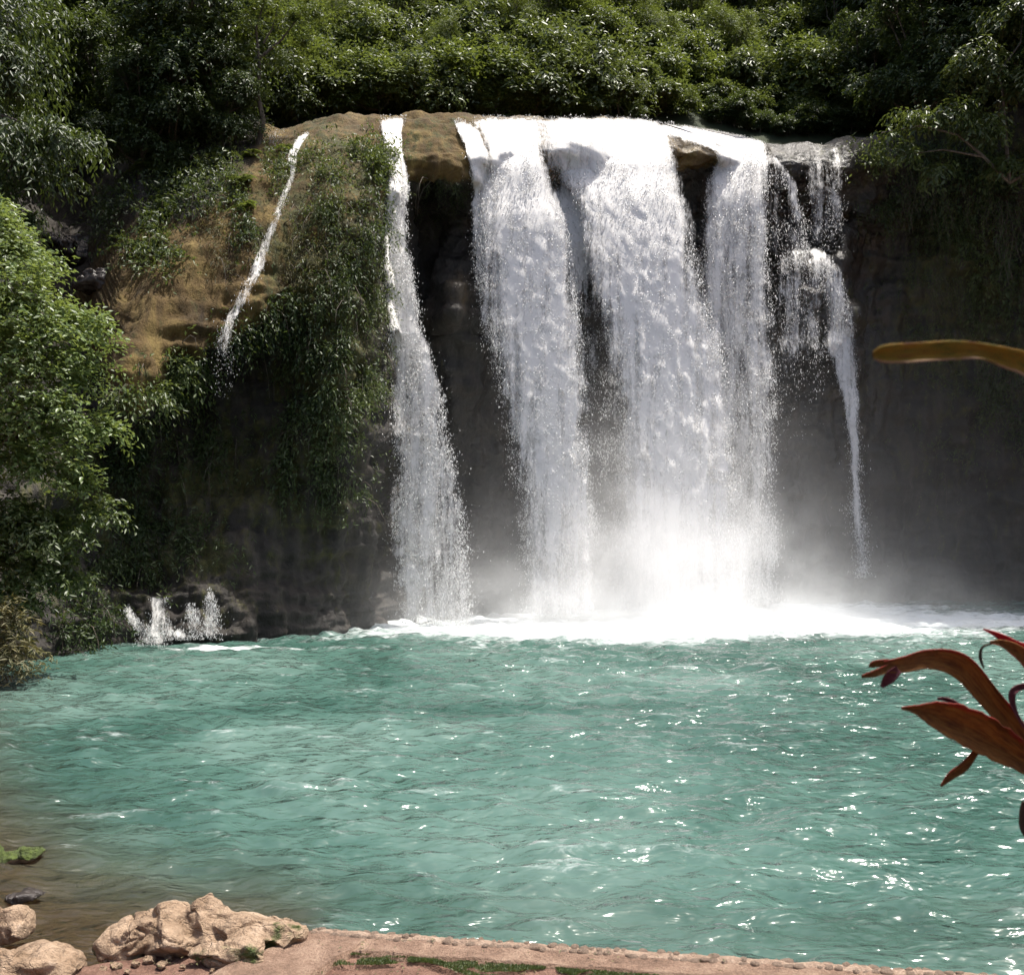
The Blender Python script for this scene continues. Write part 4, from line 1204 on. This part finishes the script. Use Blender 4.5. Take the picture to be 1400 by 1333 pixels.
custom_tree('bank_shrub', b2, [lob(5, 850, 26.6, .6), lob(20, 895, 26.5, .55), lob(-20, 900, 26.6, .7), lob(30, 920, 26.6, .3)], [([b2, at(-20, 900, 26.6), at(10, 860, 26.6)], .04)],
     M['leaf_dry'], 420, 7, 0.2, 'dry narrow-leaved shrub at the water edge below the bank trees', 'shrub', droop=0.3, aspect=0.18)
# dark drooping bough at the upper left
b3 = at(-160, 330, 38)
custom_tree('drooping_tree', b3, [lob(20, 190, 36, 1.3, .6), lob(75, 195, 36, 1.1, .55), lob(110, 200, 36.2, .6, .6), lob(40, 240, 36, 1.0, .6), lob(90, 250, 36.2, .6, .6), lob(10, 100, 36.5, 1.5), lob(-60, 150, 37, 2.0), lob(0, 30, 37, 1.6), lob(40, 300, 36.4, .6), lob(-10, 260, 36.4, 1)],
     [([b3, at(-80, 230, 37), at(-20, 150, 36.6), at(60, 180, 36.2), at(110, 195, 36.2)], .14), ([at(-20, 150, 36.6), at(10, 60, 36.8), at(10, 10, 37)], .08)],
     M['leaf_dark'], 1700, 8, 0.25, 'drooping green tree over the dark gully', droop=0.9, aspect=0.3, spray_len=2.6)
# slender tree at the head of the far left stream
hb, _ = cliff_hit(352, 196)
b4 = hb - Vector((0, 0, 0.2)) if hb is not None else at(352, 196, 43)
Ys = b4.y - 0.1
custom_tree('slender_tree', b4, [lob(345, 40, Ys, .9, .6), lob(400, 25, Ys, .9, .6), lob(320, 90, Ys, .8, .5), lob(385, 85, Ys, .7, .6), lob(415, 60, Ys + .5, .8, .6), lob(360, 5, Ys, 1.1, .6), lob(330, 130, Ys, .5, .5), lob(430, 20, Ys, .8)],
     [([b4, at(360, 165, Ys), at(352, 130, Ys), at(355, 90, Ys), at(350, 40, Ys), at(362, 0, Ys)], .13), ([at(354, 140, Ys), at(335, 118, Ys), at(318, 80, Ys)], .07), ([at(355, 80, Ys), at(385, 55, Ys), at(418, 10, Ys)], .07), ([at(360, 60, Ys), at(372, 40, Ys), at(380, 10, Ys)], .05)],
     M['leaf_light'], 650, 10, 0.15, 'slender forked tree at the head of the tan slope stream', aspect=0.3, spray_len=4, fill=0.7)
# pale bare-limbed tree on the right reaching over the wall
b5 = at(1500, 190, 50.5)
custom_tree('overhanging_tree', b5, [lob(1250, 165, 49, 1.1, .5), lob(1300, 160, 49, 1.2, .55), lob(1215, 185, 49, .6, .4), lob(1240, 205, 49, .8, .35), lob(1340, 180, 49, 1.3, .6), lob(1280, 235, 49.2, .7, .4), lob(1390, 120, 49, 1.6, .7), lob(1330, 90, 49.4, 1.3, .6), lob(1380, 230, 49, 1, .5), lob(1400, 30, 49.5, 1.7)],
     [([b5, at(1380, 250, 49.3), at(1345, 215, 49), at(1310, 185, 49), at(1260, 172, 48.9), at(1205, 182, 48.8)], .11), ([at(1345, 215, 49), at(1290, 205, 48.9), at(1235, 212, 48.9)], .06), ([at(1380, 250, 49.3), at(1370, 120, 49.3), at(1350, 70, 49.3)], .1), ([at(1365, 100, 49.2), at(1395, 60, 49.2), at(1400, 10, 49.4)], .06)],
     M['leaf_mid'], 1100, 7, 0.30, 'tree with pale bare limbs reaching over the shaded wall', droop=0.7, aspect=0.36, fill=0.6)

def thin_tree(px, py, top, label, mat='leaf_light', r=.09):
    h = hill_hit(px, py)
    Yt = h.y - 0.6
    b = h - Vector((0, 0, .3))
    m1, m2 = at(px - 4, py * .6 + top * .4, Yt), at(px + 3, py * .25 + top * .75, Yt)
    custom_tree('thin_tree', b, [lob(px - 22, top + 25, Yt, 1.0, .5), lob(px + 18, top + 12, Yt, 1.1, .5), lob(px, top, Yt, 1.0, .6), lob(px + 26, top + 38, Yt, .7, .5)],
        [([b, m1, m2, at(px, top - 10, Yt)], r), ([m1, at(px - 14, top + 36, Yt), at(px - 24, top + 15, Yt)], r * .5), ([m2, at(px + 12, top + 22, Yt), at(px + 24, top + 5, Yt)], r * .5), ([m1, at(px + 14, top + 50, Yt), at(px + 28, top + 35, Yt)], r * .4)],
        M[mat], 260, 9, .2, label, aspect=.34, spray_len=3.4, fill=.7)
thin_tree(815, 110, 20, 'thin pale tree standing above the middle of the main fall')
thin_tree(848, 162, 112, 'short thin tree right behind the lip of the main fall', 'leaf_mid', .06)
thin_tree(1195, 165, 60, 'thin tree with a pale crooked trunk past the grey lip', 'leaf_mid', .13)
thin_tree(640, 120, 40, 'thin tree on the slope behind the left sheet', 'leaf_mid', .07)
thin_tree(500, 130, 30, 'thin tree on the slope above the rock pillar', 'leaf_light', .08)

# ------------------------------------------------------------------ boulders
def boulder(name, lumps, label, voxel=0.035, rough=0.10, moss=0.0, loc=None, ridg=0.6, dark=False):
    """several squashed lumps fused into one rock, then eroded"""
    c0 = Vector(loc)
    bm = bmesh.new()
    for (c, r, rot) in lumps:
        m4 = Matrix.Translation(Vector(c) - c0) @ Matrix.Rotation(rot, 4, 'Z') @ Matrix.Diagonal((*r, 1))
        vs_ = bmesh.ops.create_icosphere(bm, subdivisions=4, radius=1.12)['verts']
        gg = np.random.default_rng(int(abs(c[0] * 997 + c[2] * 131 + r[0] * 7717)) + 5)
        for _ in range(11):                     # knock flat faces off the lump
            pn = Vector(gg.normal(size=3)).normalized(); pd = gg.uniform(0.56, 0.92)
            for v in vs_:
                e = v.co.dot(pn) - pd
                if e > 0: v.co -= pn * e
        for v in vs_: v.co = m4 @ v.co
    me = bpy.data.meshes.new(name); bm.to_mesh(me); bm.free()
    o = bpy.data.objects.new(name, me); COL.objects.link(o)
    md = o.modifiers.new('r', 'REMESH'); md.mode = 'VOXEL'; md.voxel_size = voxel
    dg = bpy.context.evaluated_depsgraph_get()
    me2 = bpy.data.meshes.new_from_object(o.evaluated_get(dg))
    bpy.data.objects.remove(o)
    n = len(me2.vertices)
    V = np.zeros(n * 3, np.float32); me2.vertices.foreach_get('co', V); V = V.reshape(-1, 3).astype(float)
    Nr = np.zeros(n * 3, np.float32); me2.vertices.foreach_get('normal', Nr); Nr = Nr.reshape(-1, 3)
    s = 1.0 / max(r[0] for _, r, _ in lumps)
    q = V * s + np.array(c0) * 0.37
    # planar chipping and cracks
    d = 0.3 * fbm(q * 1.1, 2) + ridg * (-1.1 * np.exp(-np.abs(fbm(q * 1.0 + 14, 3)) * 14) - 0.5 * np.exp(-np.abs(fbm(q * np.array([1.2, 1.2, 4.0]) + 24, 2)) * 10)) + 0.15 * fbm(q * 4, 5)
    V = V + Nr * (d * rough)[:, None]
    me2.vertices.foreach_set('co', V.astype(np.float32).ravel())
    a = me2.attributes.new('moss', 'FLOAT', 'POINT')
    a.data.foreach_set('value', (moss * np.clip(0.6 - Nr[:, 1] * 0.7 - Nr[:, 2] * 0.15, -0.3, 1) if moss >= 0 else np.clip(0.25 + 0.5 * Nr[:, 2], 0, 1)).astype(np.float32))
    me2.polygons.foreach_set('use_smooth', np.ones(len(me2.polygons), bool))
    me2.update()
    me2.materials.clear()
    o = link(name, me2, M['wet_rock' if dark else 'rock'], None, label=label, category='rock')
    o.location = c0
    return o

g = lambda px, py, z: atz(px, py, z)
def lump(px, py, Y, rx, ry, rz, rot=0.0):
    return (at(px, py, Y), (rx, ry, rz), rot)
boulder('boulder', [lump(180, 1284, 9.5, .36, .34, .20, .1), lump(238, 1276, 9.6, .34, .36, .23, .5), lump(280, 1262, 9.65, .25, .32, .24, .9), lump(345, 1276, 9.55, .44, .38, .21, -.2), lump(385, 1280, 9.5, .19, .28, .15, .4), lump(318, 1302, 9.2, .36, .24, .12, .2), lump(203, 1250, 9.8, .08, .1, .06)],
        'large craggy tan boulder with green moss patches beside the stone wall', 0.014, 0.06, 0.10, at(270, 1310, 9.4))
boulder('boulder', [lump(12, 1266, 10.2, .22, .24, .18), lump(-20, 1270, 10.2, .25, .25, .2), lump(28, 1272, 10.1, .10, .14, .09)], 'smooth pinkish boulder behind the low pale one', 0.024, 0.06, -0.0, at(10, 1290, 10.2), 0.3)
boulder('boulder', [lump(45, 1322, 9.0, .40, .3, .17), lump(85, 1325, 9.0, .22, .25, .12), lump(0, 1326, 8.9, .3, .3, .18)], 'low pale boulder cut off by the bottom of the picture', 0.024, 0.07, 0.0, at(50, 1345, 9.0), 0.35)
boulder('mossy_rock', [lump(28, 1172, 13, .20, .24, .13), lump(45, 1166, 13, .14, .18, .10), lump(5, 1176, 13, .2, .2, .12), lump(-8, 1162, 13, .1, .15, .1)], 'small rock capped with bright green moss standing in the shallows', 0.022, 0.05, -1, at(25, 1186, 13))
boulder('wet_rock', [lump(38, 1224, 11.6, .19, .22, .06), lump(20, 1228, 11.6, .14, .16, .04)], 'dark wet rock barely breaking the surface of the shallows', 0.02, 0.05, 0.0, at(38, 1230, 11.6), dark=True)
c_ = atz(180, 1190, -0.20)
boulder('sunken_slab', [((c_.x, c_.y, -0.24), (.62, .55, .14), .2), ((c_.x + .3, c_.y + .25, -0.24), (.45, .35, .12), 0)], 'flat tan slab lying under the shallow brown water', 0.04, 0.05, 0.0, (c_.x, c_.y, -0.3))
for i, (px, py, r) in enumerate(((205, 1313, .06), (222, 1320, .045), (186, 1318, .04), (232, 1310, .035), (160, 1322, .05), (250, 1322, .03), (140, 1326, .04), (175, 1328, .03), (330, 1326, .03), (290, 1328, .03))):
    p = atz(px, py, 0.30)
    boulder('stone', [((p.x, p.y, p.z + r * 0.2), (r * 1.2, r, r * 0.75), i * 1.1)], 'small loose stone on the earth in front of the craggy boulder', max(0.008, r / 6), 0.015, 0.0, p)
for o in COL.objects:
    if o.name.startswith('stone'):
        o['group'] = 'loose stones by the craggy boulder'

def gully(px, py, r, lab):
    h, _n = cliff_hit(px, py)
    if h is None: return
    boulder('gully_rock', [((h.x, h.y, h.z), (r * 1.4, r, r * .8), .3), ((h.x + r, h.y - .2, h.z - r * .4), (r * .9, r * .8, r * .6), .9)], lab, r / 12, r * .28, 0.0, h, dark=True)
gully(110, 345, .8, 'dark grey rock jutting from the gully beside the bank tree')
gully(135, 385, .7, 'lower dark grey rock wedged against the tan slope')
gully(75, 330, .6, 'dark grey rock half hidden above the bank tree')
# ------------------------------------------------------------------ stone edged wall
wA, wB = atz(430, 1264, 0.42), atz(1400, 1329, 0.42)
wd = (wB - wA); wd.z = 0; wl = wd.length; wd.normalize()
wn_ = Vector((wd.y, -wd.x, 0))                      # towards the camera
wroot = empty('retaining_wall', (wA.x, wA.y, 0), label='low wall of pinkish concrete edged with a row of pale stones', category='wall')
def prism(nx, ny, f, name, mat, parent, origin):
    """rough slab: f(u, v) -> top point; closed down to the bed"""
    top = np.array([[tuple(f(u, v)) for v in np.linspace(0, 1, ny)] for u in np.linspace(0, 1, nx)])
    q = top.reshape(-1, 3)
    top = (q + np.stack([0 * q[:, 0], 0.012 * fbm(q * 3 + 5, 2), 0.016 * fbm(q * 5, 3)], 1)).reshape(nx, ny, 3)
    bot = top.copy(); bot[..., 2] = -1.2
    V = np.concatenate([top.reshape(-1, 3), bot.reshape(-1, 3)])
    F = grid_faces(nx, ny).tolist()
    n = nx * ny
    F = [f_[::-1] for f_ in F]
    for i in range(nx - 1):
        F.append((i * ny, (i + 1) * ny, n + (i + 1) * ny, n + i * ny)); a = i * ny + ny - 1; b = (i + 1) * ny + ny - 1
        F.append((b, a, n + a, n + b))
    for j in range(ny - 1):
        F.append((j + 1, j, n + j, n + j + 1)); a = (nx - 1) * ny + j
        F.append((a, a + 1, n + a + 1, n + a))
    return link(name, mesh_np(name, V - np.array(origin), np.array(F)), mat, parent)
WL = wl + 4.0
wo = (wA.x, wA.y, 0)
prism(240, 14, lambda u, v: wA + wd * (u * WL) + wn_ * (0.03 + v * 0.33) + Vector((0, 0, -0.035 - 0.02 * v)), 'ledge', M['concrete'], wroot, wo)
prism(30, 24, lambda u, v: (wA + wd * (-0.02 + v * 0.55 - u * 0.62 * (1 - .35 * v)) + wn_ * (0.06 + 1.25 * u + 0.10 * v) + Vector((0, 0, -0.028 - 0.03 * u))), 'end_slab', M['concrete'], wroot, wo)
prism(400, 7, lambda u, v: wA + wd * (u * WL) + wn_ * (-0.012 + v * 0.125) + Vector((0, 0, -0.030 - 0.012 * math.cos(v * 6.28))), 'mortar', M['pebble'], wroot, wo)
pb = []
for k in range(6):
    bm = bmesh.new(); bmesh.ops.create_icosphere(bm, subdivisions=2, radius=1)
    for v in bm.verts:
        n = perlin(np.array([v.co * 1.2 + Vector((k * 7.1, 2, 3))]))[0]
        v.co *= 0.85 + 0.35 * n
        for ax in range(3):
            v.co[ax] = math.copysign(min(abs(v.co[ax]), 0.72), v.co[ax])
    me = bpy.data.meshes.new('edge_stone'); bm.to_mesh(me); bm.free()
    me.polygons.foreach_set('use_smooth', [True] * len(me.polygons))
    me.materials.append(M['pebble']); pb.append(me)
x = 0.0
while x < wl + 0.4:
    s = random.uniform(0.05, 0.10)
    for rowi in range(2):
        if rowi == 1 and random.random() < 0.25: continue
        o = link('edge_stone', random.choice(pb), None, wroot)
        p = wd * (x + s * 0.5) + wn_ * (0.03 + rowi * 0.062 + random.uniform(-.01, .01)) + Vector((0, 0, 0.380 + random.uniform(-.016, .008) - rowi * 0.006))
        o.location = p
        o.scale = (s * random.uniform(.62, .85), random.uniform(.045, .065), random.uniform(.028, .042))
        o.rotation_euler = (random.uniform(-.2, .2), random.uniform(-.2, .2), math.atan2(wd.y, wd.x) + random.uniform(-.25, .25))
    x += s * 1.02

# grass strip along the wall
gp_, gd_, gl_, gr_ = [], [], [], []
for i in range(22000):
    px = random.uniform(455, 905); 
    top = 1296 + (px - 455) * 0.062 + 3 * math.sin(px * .05)
    py = random.uniform(top, min(1345, top + 15 + 7 * math.sin(px * 0.031)))
    if perlin(np.array([(px * .03, py * .09, 1.0)]))[0] < -0.2: continue
    p = atz(px, py, 0.36)
    z = max(ground_z(np.array([p.x]), np.array([p.y]))[0], 0.30)
    gp_.append((p.x, p.y, 0.335)); gd_.append((random.gauss(0, .5), random.gauss(0, .5), random.uniform(.3, 1)))
    gl_.append(random.uniform(.010, .030)); gr_.append(random.random())
gl_ = np.array(gl_)
gm = leaves_mesh('grass', np.array(gp_), np.array(gd_), np.array([(0.3, -1, .4)] * len(gp_)) + rng.normal(0, .4, (len(gp_), 3)), gl_, gl_ * 0.28, np.array(gr_))
link('grass', gm, M['leaf_mid'], kind='stuff', label='short green grass strip growing along the stone edged wall', category='grass')

lit_c, lit_d, lit_l = [], [], []
for i in range(260):
    px = random.uniform(140, 1000); py = random.uniform(1285, 1340)
    if px > 430 and py < 1272 + (px - 430) * .068: continue
    p = atz(px, py, 0.37)
    z = ground_z(np.array([p.x]), np.array([p.y]))[0]
    lit_c.append((p.x, p.y, max(z, 0.30) + (0.115 if 430 < px and py < 1300 + (px - 430) * .066 else 0.03))); lit_d.append((random.gauss(0, 1), random.gauss(0, 1), random.gauss(0, .12))); lit_l.append(random.uniform(.015, .05))
lit_l = np.array(lit_l)
link('leaf_litter', leaves_mesh('leaf_litter', np.array(lit_c), np.array(lit_d), np.tile(np.array([0, 0, 1.0]), (len(lit_c), 1)) + rng.normal(0, .2, (len(lit_c), 3)), lit_l, lit_l * .35, rng.uniform(0, 1, len(lit_l))), M['leaf_dry'], kind='stuff', label='scattered dry leaf litter on the earth by the wall', category='leaf litter')
# ------------------------------------------------------------------ red leaved plants close to the camera
def strap_mat(name, stops, edge=None):
    m, nt, out = new_mat(name)
    uv = N(nt, 'ShaderNodeUVMap').outputs['UV']
    mp = N(nt, 'ShaderNodeMapping'); mp.inputs['Scale'].default_value = (14, 1.0, 1); L(nt, uv, mp.inputs['Vector'])
    n = noise(nt, mp.outputs['Vector'], 2.2, 6, 0.6, 0.4)
    n2 = noise(nt, uv, 3.2, 7, 0.72, 0.6)
    c = ramp(nt, mth(nt, 'ADD', mth(nt, 'MULTIPLY', n, 0.6), mth(nt, 'MULTIPLY', n2, 0.4)), stops)
    if edge:
        sx = N(nt, 'ShaderNodeSeparateXYZ'); L(nt, uv, sx.inputs[0])
        e = mapr(nt, mth(nt, 'ADD', mth(nt, 'SUBTRACT', 1.0, sx.outputs[0]), mth(nt, 'MULTIPLY', mth(nt, 'SUBTRACT', n2, 0.5), 0.5)), 0.90, 1.0)
        c = mixc(nt, e, c, edge)
    p = N(nt, 'ShaderNodeBsdfPrincipled', i_Roughness=0.62)
    p.inputs['Specular IOR Level'].default_value = 0.3
    L(nt, c, p.inputs['Base Color'])
    t = N(nt, 'ShaderNodeBsdfTranslucent'); L(nt, c, t.inputs['Color'])
    mx = N(nt, 'ShaderNodeMixShader'); mx.inputs[0].default_value = 0.35
    L(nt, p.outputs[0], mx.inputs[1]); L(nt, t.outputs[0], mx.inputs[2])
    L(nt, bump(nt, n, 0.9, 0.006), p.inputs['Normal'])
    L(nt, mx.outputs[0], out.inputs['Surface'])
    return m
M['strap_brown'] = strap_mat('strap_leaf_brown', [(0.3, (0.040, 0.014, 0.006)), (0.45, (0.17, 0.062, 0.016)), (0.55, (0.29, 0.13, 0.030)), (0.68, (0.24, 0.17, 0.05))], (0.34, 0.05, 0.035))
M['strap_red'] = strap_mat('strap_leaf_red', [(0.3, (0.16, 0.006, 0.010)), (0.5, (0.46, 0.018, 0.028)), (0.7, (0.55, 0.06, 0.04))])
M['strap_purple'] = strap_mat('strap_leaf_purple', [(0.3, (0.04, 0.010, 0.016)), (0.5, (0.14, 0.03, 0.045)), (0.7, (0.32, 0.16, 0.16))])
M['strap_yellow'] = strap_mat('strap_leaf_yellow', [(0.3, (0.030, 0.022, 0.005)), (0.45, (0.17, 0.15, 0.012)), (0.52, (0.36, 0.20, 0.014)), (0.60, (0.13, 0.035, 0.006))], (0.38, 0.26, 0.19))
M['strap_dry'] = strap_mat('strap_leaf_dry', [(0.3, (0.03, 0.02, 0.015)), (0.6, (0.15, 0.10, 0.07))])

def strap(pts, mat, parent, Y, name='leaf', fold=0.25, thick=0.0016, seg=10, depth=0.0, jag=0.0):
    """strap leaf along (px, py, width px) points with a shallow channel; a closed solid"""
    P0 = np.array([(p[0], p[1], p[2], p[3] if len(p) > 3 else 0.0) for p in pts], float)
    t = np.arange(len(P0), dtype=float)
    tt = np.linspace(0, len(P0) - 1, (len(P0) - 1) * seg + 1)
    Q = hermite(tt, t, P0)
    rows = []
    base = np.array(parent.matrix_basis.translation)
    for i in range(len(Q)):
        a = Q[max(i - 1, 0)]; b = Q[min(i + 1, len(Q) - 1)]
        d = np.array([b[0] - a[0], b[1] - a[1]]); d /= np.linalg.norm(d) + 1e-9
        nrm2 = np.array([d[1], -d[0]])           # across the leaf in the picture plane
        w = Q[i, 2] * 0.5 * (1 + jag * perlin(np.array([[i * 0.45, 3.3, Q[0, 0]]]))[0])
        Yi = Y + Q[i, 3]
        row = []
        for k in range(7):
            s = -1 + k / 3
            c = at(Q[i, 0] + nrm2[0] * w * s, Q[i, 1] + nrm2[1] * w * s, Yi)
            off = (abs(s) ** 1.5) * w / FPX * Yi * fold * 2 + 0.003 * math.sin(i * 0.35 + k * 0.5) * 0.2
            row.append(np.array(c) + np.array([0, -off, off * 0.25]))
        rows.append(row)
    Vt = np.array(rows); n, k = Vt.shape[:2]
    du_ = np.gradient(Vt, axis=0); dv_ = np.gradient(Vt, axis=1)
    nn = np.cross(du_, dv_); nn /= np.linalg.norm(nn, axis=2)[..., None] + 1e-12
    A = (Vt + nn * thick * 0.5).reshape(-1, 3); B = (Vt - nn * thick * 0.5).reshape(-1, 3)
    V = np.concatenate([A, B]) - base
    F = grid_faces(n, k)
    fb = F[:, ::-1] + n * k
    rim = []
    for i in range(n - 1):
        for a in (i * k, i * k + k - 1):
            rim.append((a, a + k, a + k + n * k, a + n * k))
    for j in range(k - 1):
        for a in (j, (n - 1) * k + j):
            rim.append((a, a + 1, a + 1 + n * k, a + n * k))
    F = np.concatenate([F, fb, np.array(rim)])
    uu = np.tile(np.linspace(0, 1, k), n); vv = np.repeat(np.linspace(0, 1, n) * 4, k)
    uv = np.stack([np.concatenate([uu, uu]), np.concatenate([vv, vv])], 1)
    me = mesh_np('leaf', V, F, True, None, uv)
    return link(name, me, mat, parent)

Yp = 2.3
gb = ground_z(np.array([1.25]), np.array([Yp]))[0]
plant = empty('red_leaved_plant', (1.27, Yp + 0.05, gb), label='reddish brown strap-leaved plant with a torn arching leaf beside the pool', category='plant')
sv, sf = tube([(0, 0, -0.1), (0.01, 0, 0.5), (-0.02, 0, 1.0), (-0.03, 0, 1.35)], [0.03, 0.026, 0.024, 0.02], 8)
link('stem', mesh_np('stem', sv, sf, True), M['strap_dry'], plant)
strap([(1500, 1190, 20, .05), (1440, 1080, 27, .02), (1395, 1010, 28, 0), (1350, 955, 31, -.03), (1310, 912, 34, -.05), (1270, 902, 27, -.07), (1235, 909, 22, -.09), (1208, 912, 16, -.1)], M['strap_brown'], plant, Yp)
strap([(1214, 906, 10, -.1), (1195, 908, 9, -.1), (1188, 911, 3, -.1)], M['strap_brown'], plant, Yp, seg=5)
strap([(1214, 914, 11, -.1), (1195, 921, 9, -.11), (1178, 925, 4, -.11)], M['strap_brown'], plant, Yp, seg=5)
strap([(1228, 915, 12, -.1), (1215, 927, 16, -.1), (1205, 939, 5, -.1)], M['strap_purple'], plant, Yp, seg=5)
strap([(1500, 1170, 22, .0), (1440, 1072, 28, -.02), (1395, 1040, 34, -.04), (1350, 1014, 50, -.06), (1310, 993, 50, -.09), (1275, 978, 36, -.11), (1250, 970, 12, -.13), (1232, 968, 3, -.13)], M['strap_brown'], plant, Yp, fold=0.45, jag=.12)
strap([(1338, 1022, 8, -.08), (1318, 1047, 13, -.08), (1300, 1060, 11, -.08), (1286, 1075, 3, -.08)], M['strap_brown'], plant, Yp, seg=6)
strap([(1281, 955, 3, -.04), (1297, 958, 6, -.04), (1322, 975, 8, -.04), (1355, 1003, 10, -.03), (1395, 1040, 13, -.02), (1450, 1090, 14, 0)], M['strap_purple'], plant, Yp, fold=0.6)
strap([(1344, 860, 2, -.1), (1362, 868, 7, -.09), (1382, 882, 16, -.08), (1410, 906, 30, -.06), (1450, 960, 30, -.03), (1500, 1150, 22, 0)], M['strap_red'], plant, Yp)
strap([(1353, 878, 3, -.12), (1370, 880, 10, -.11), (1392, 893, 18, -.1), (1420, 920, 18, -.08)], M['strap_brown'], plant, Yp, seg=6)
strap([(1356, 880, 2, -.1), (1343, 885, 3, -.1), (1340, 898, 4, -.1), (1345, 914, 2, -.1)], M['strap_dry'], plant, Yp, seg=6)
strap([(1440, 945, 10, -.05), (1405, 938, 8, -.05), (1385, 945, 10, -.06), (1384, 962, 8, -.06), (1394, 984, 4, -.06), (1412, 1010, 3, -.05)], M['strap_purple'], plant, Yp, seg=6)
strap([(1365, 1006, 6, -.0), (1390, 1008, 12, .02), (1430, 1040, 14, .03), (1490, 1150, 14, .04)], M['strap_brown'], plant, Yp, seg=6)
strap([(1399, 1095, 5, -.1), (1397, 1112, 9, -.1), (1399, 1135, 8, -.1), (1420, 1160, 7, -.1)], M['strap_dry'], plant, Yp, seg=6)

Yq = 1.35
gb2 = ground_z(np.array([0.95]), np.array([Yq]))[0]
plant2 = empty('yellow_leaved_plant', (0.98, Yq, gb2), label='single yellowing strap leaf close to the lens against the shaded wall', category='plant')
sv, sf = tube([(0, 0, -0.1), (0.01, 0, 0.4), (0.0, 0, 0.9)], [0.025, 0.022, 0.016], 8)
link('stem', mesh_np('stem', sv, sf, True), M['strap_dry'], plant2)
strap([(1193, 487, 10, -.05), (1208, 486, 23, -.05), (1250, 484, 26, -.04), (1300, 481, 25, -.03), (1340, 482, 22, -.02), (1375, 492, 27, -.01), (1410, 506, 33, 0), (1480, 560, 38, .02), (1620, 760, 36, .02), (1740, 1040, 26, .0), (1790, 1330, 20, 0)], M['strap_yellow'], plant2, Yq, fold=0.22)
print('SCENE BUILT shrubs', SH)
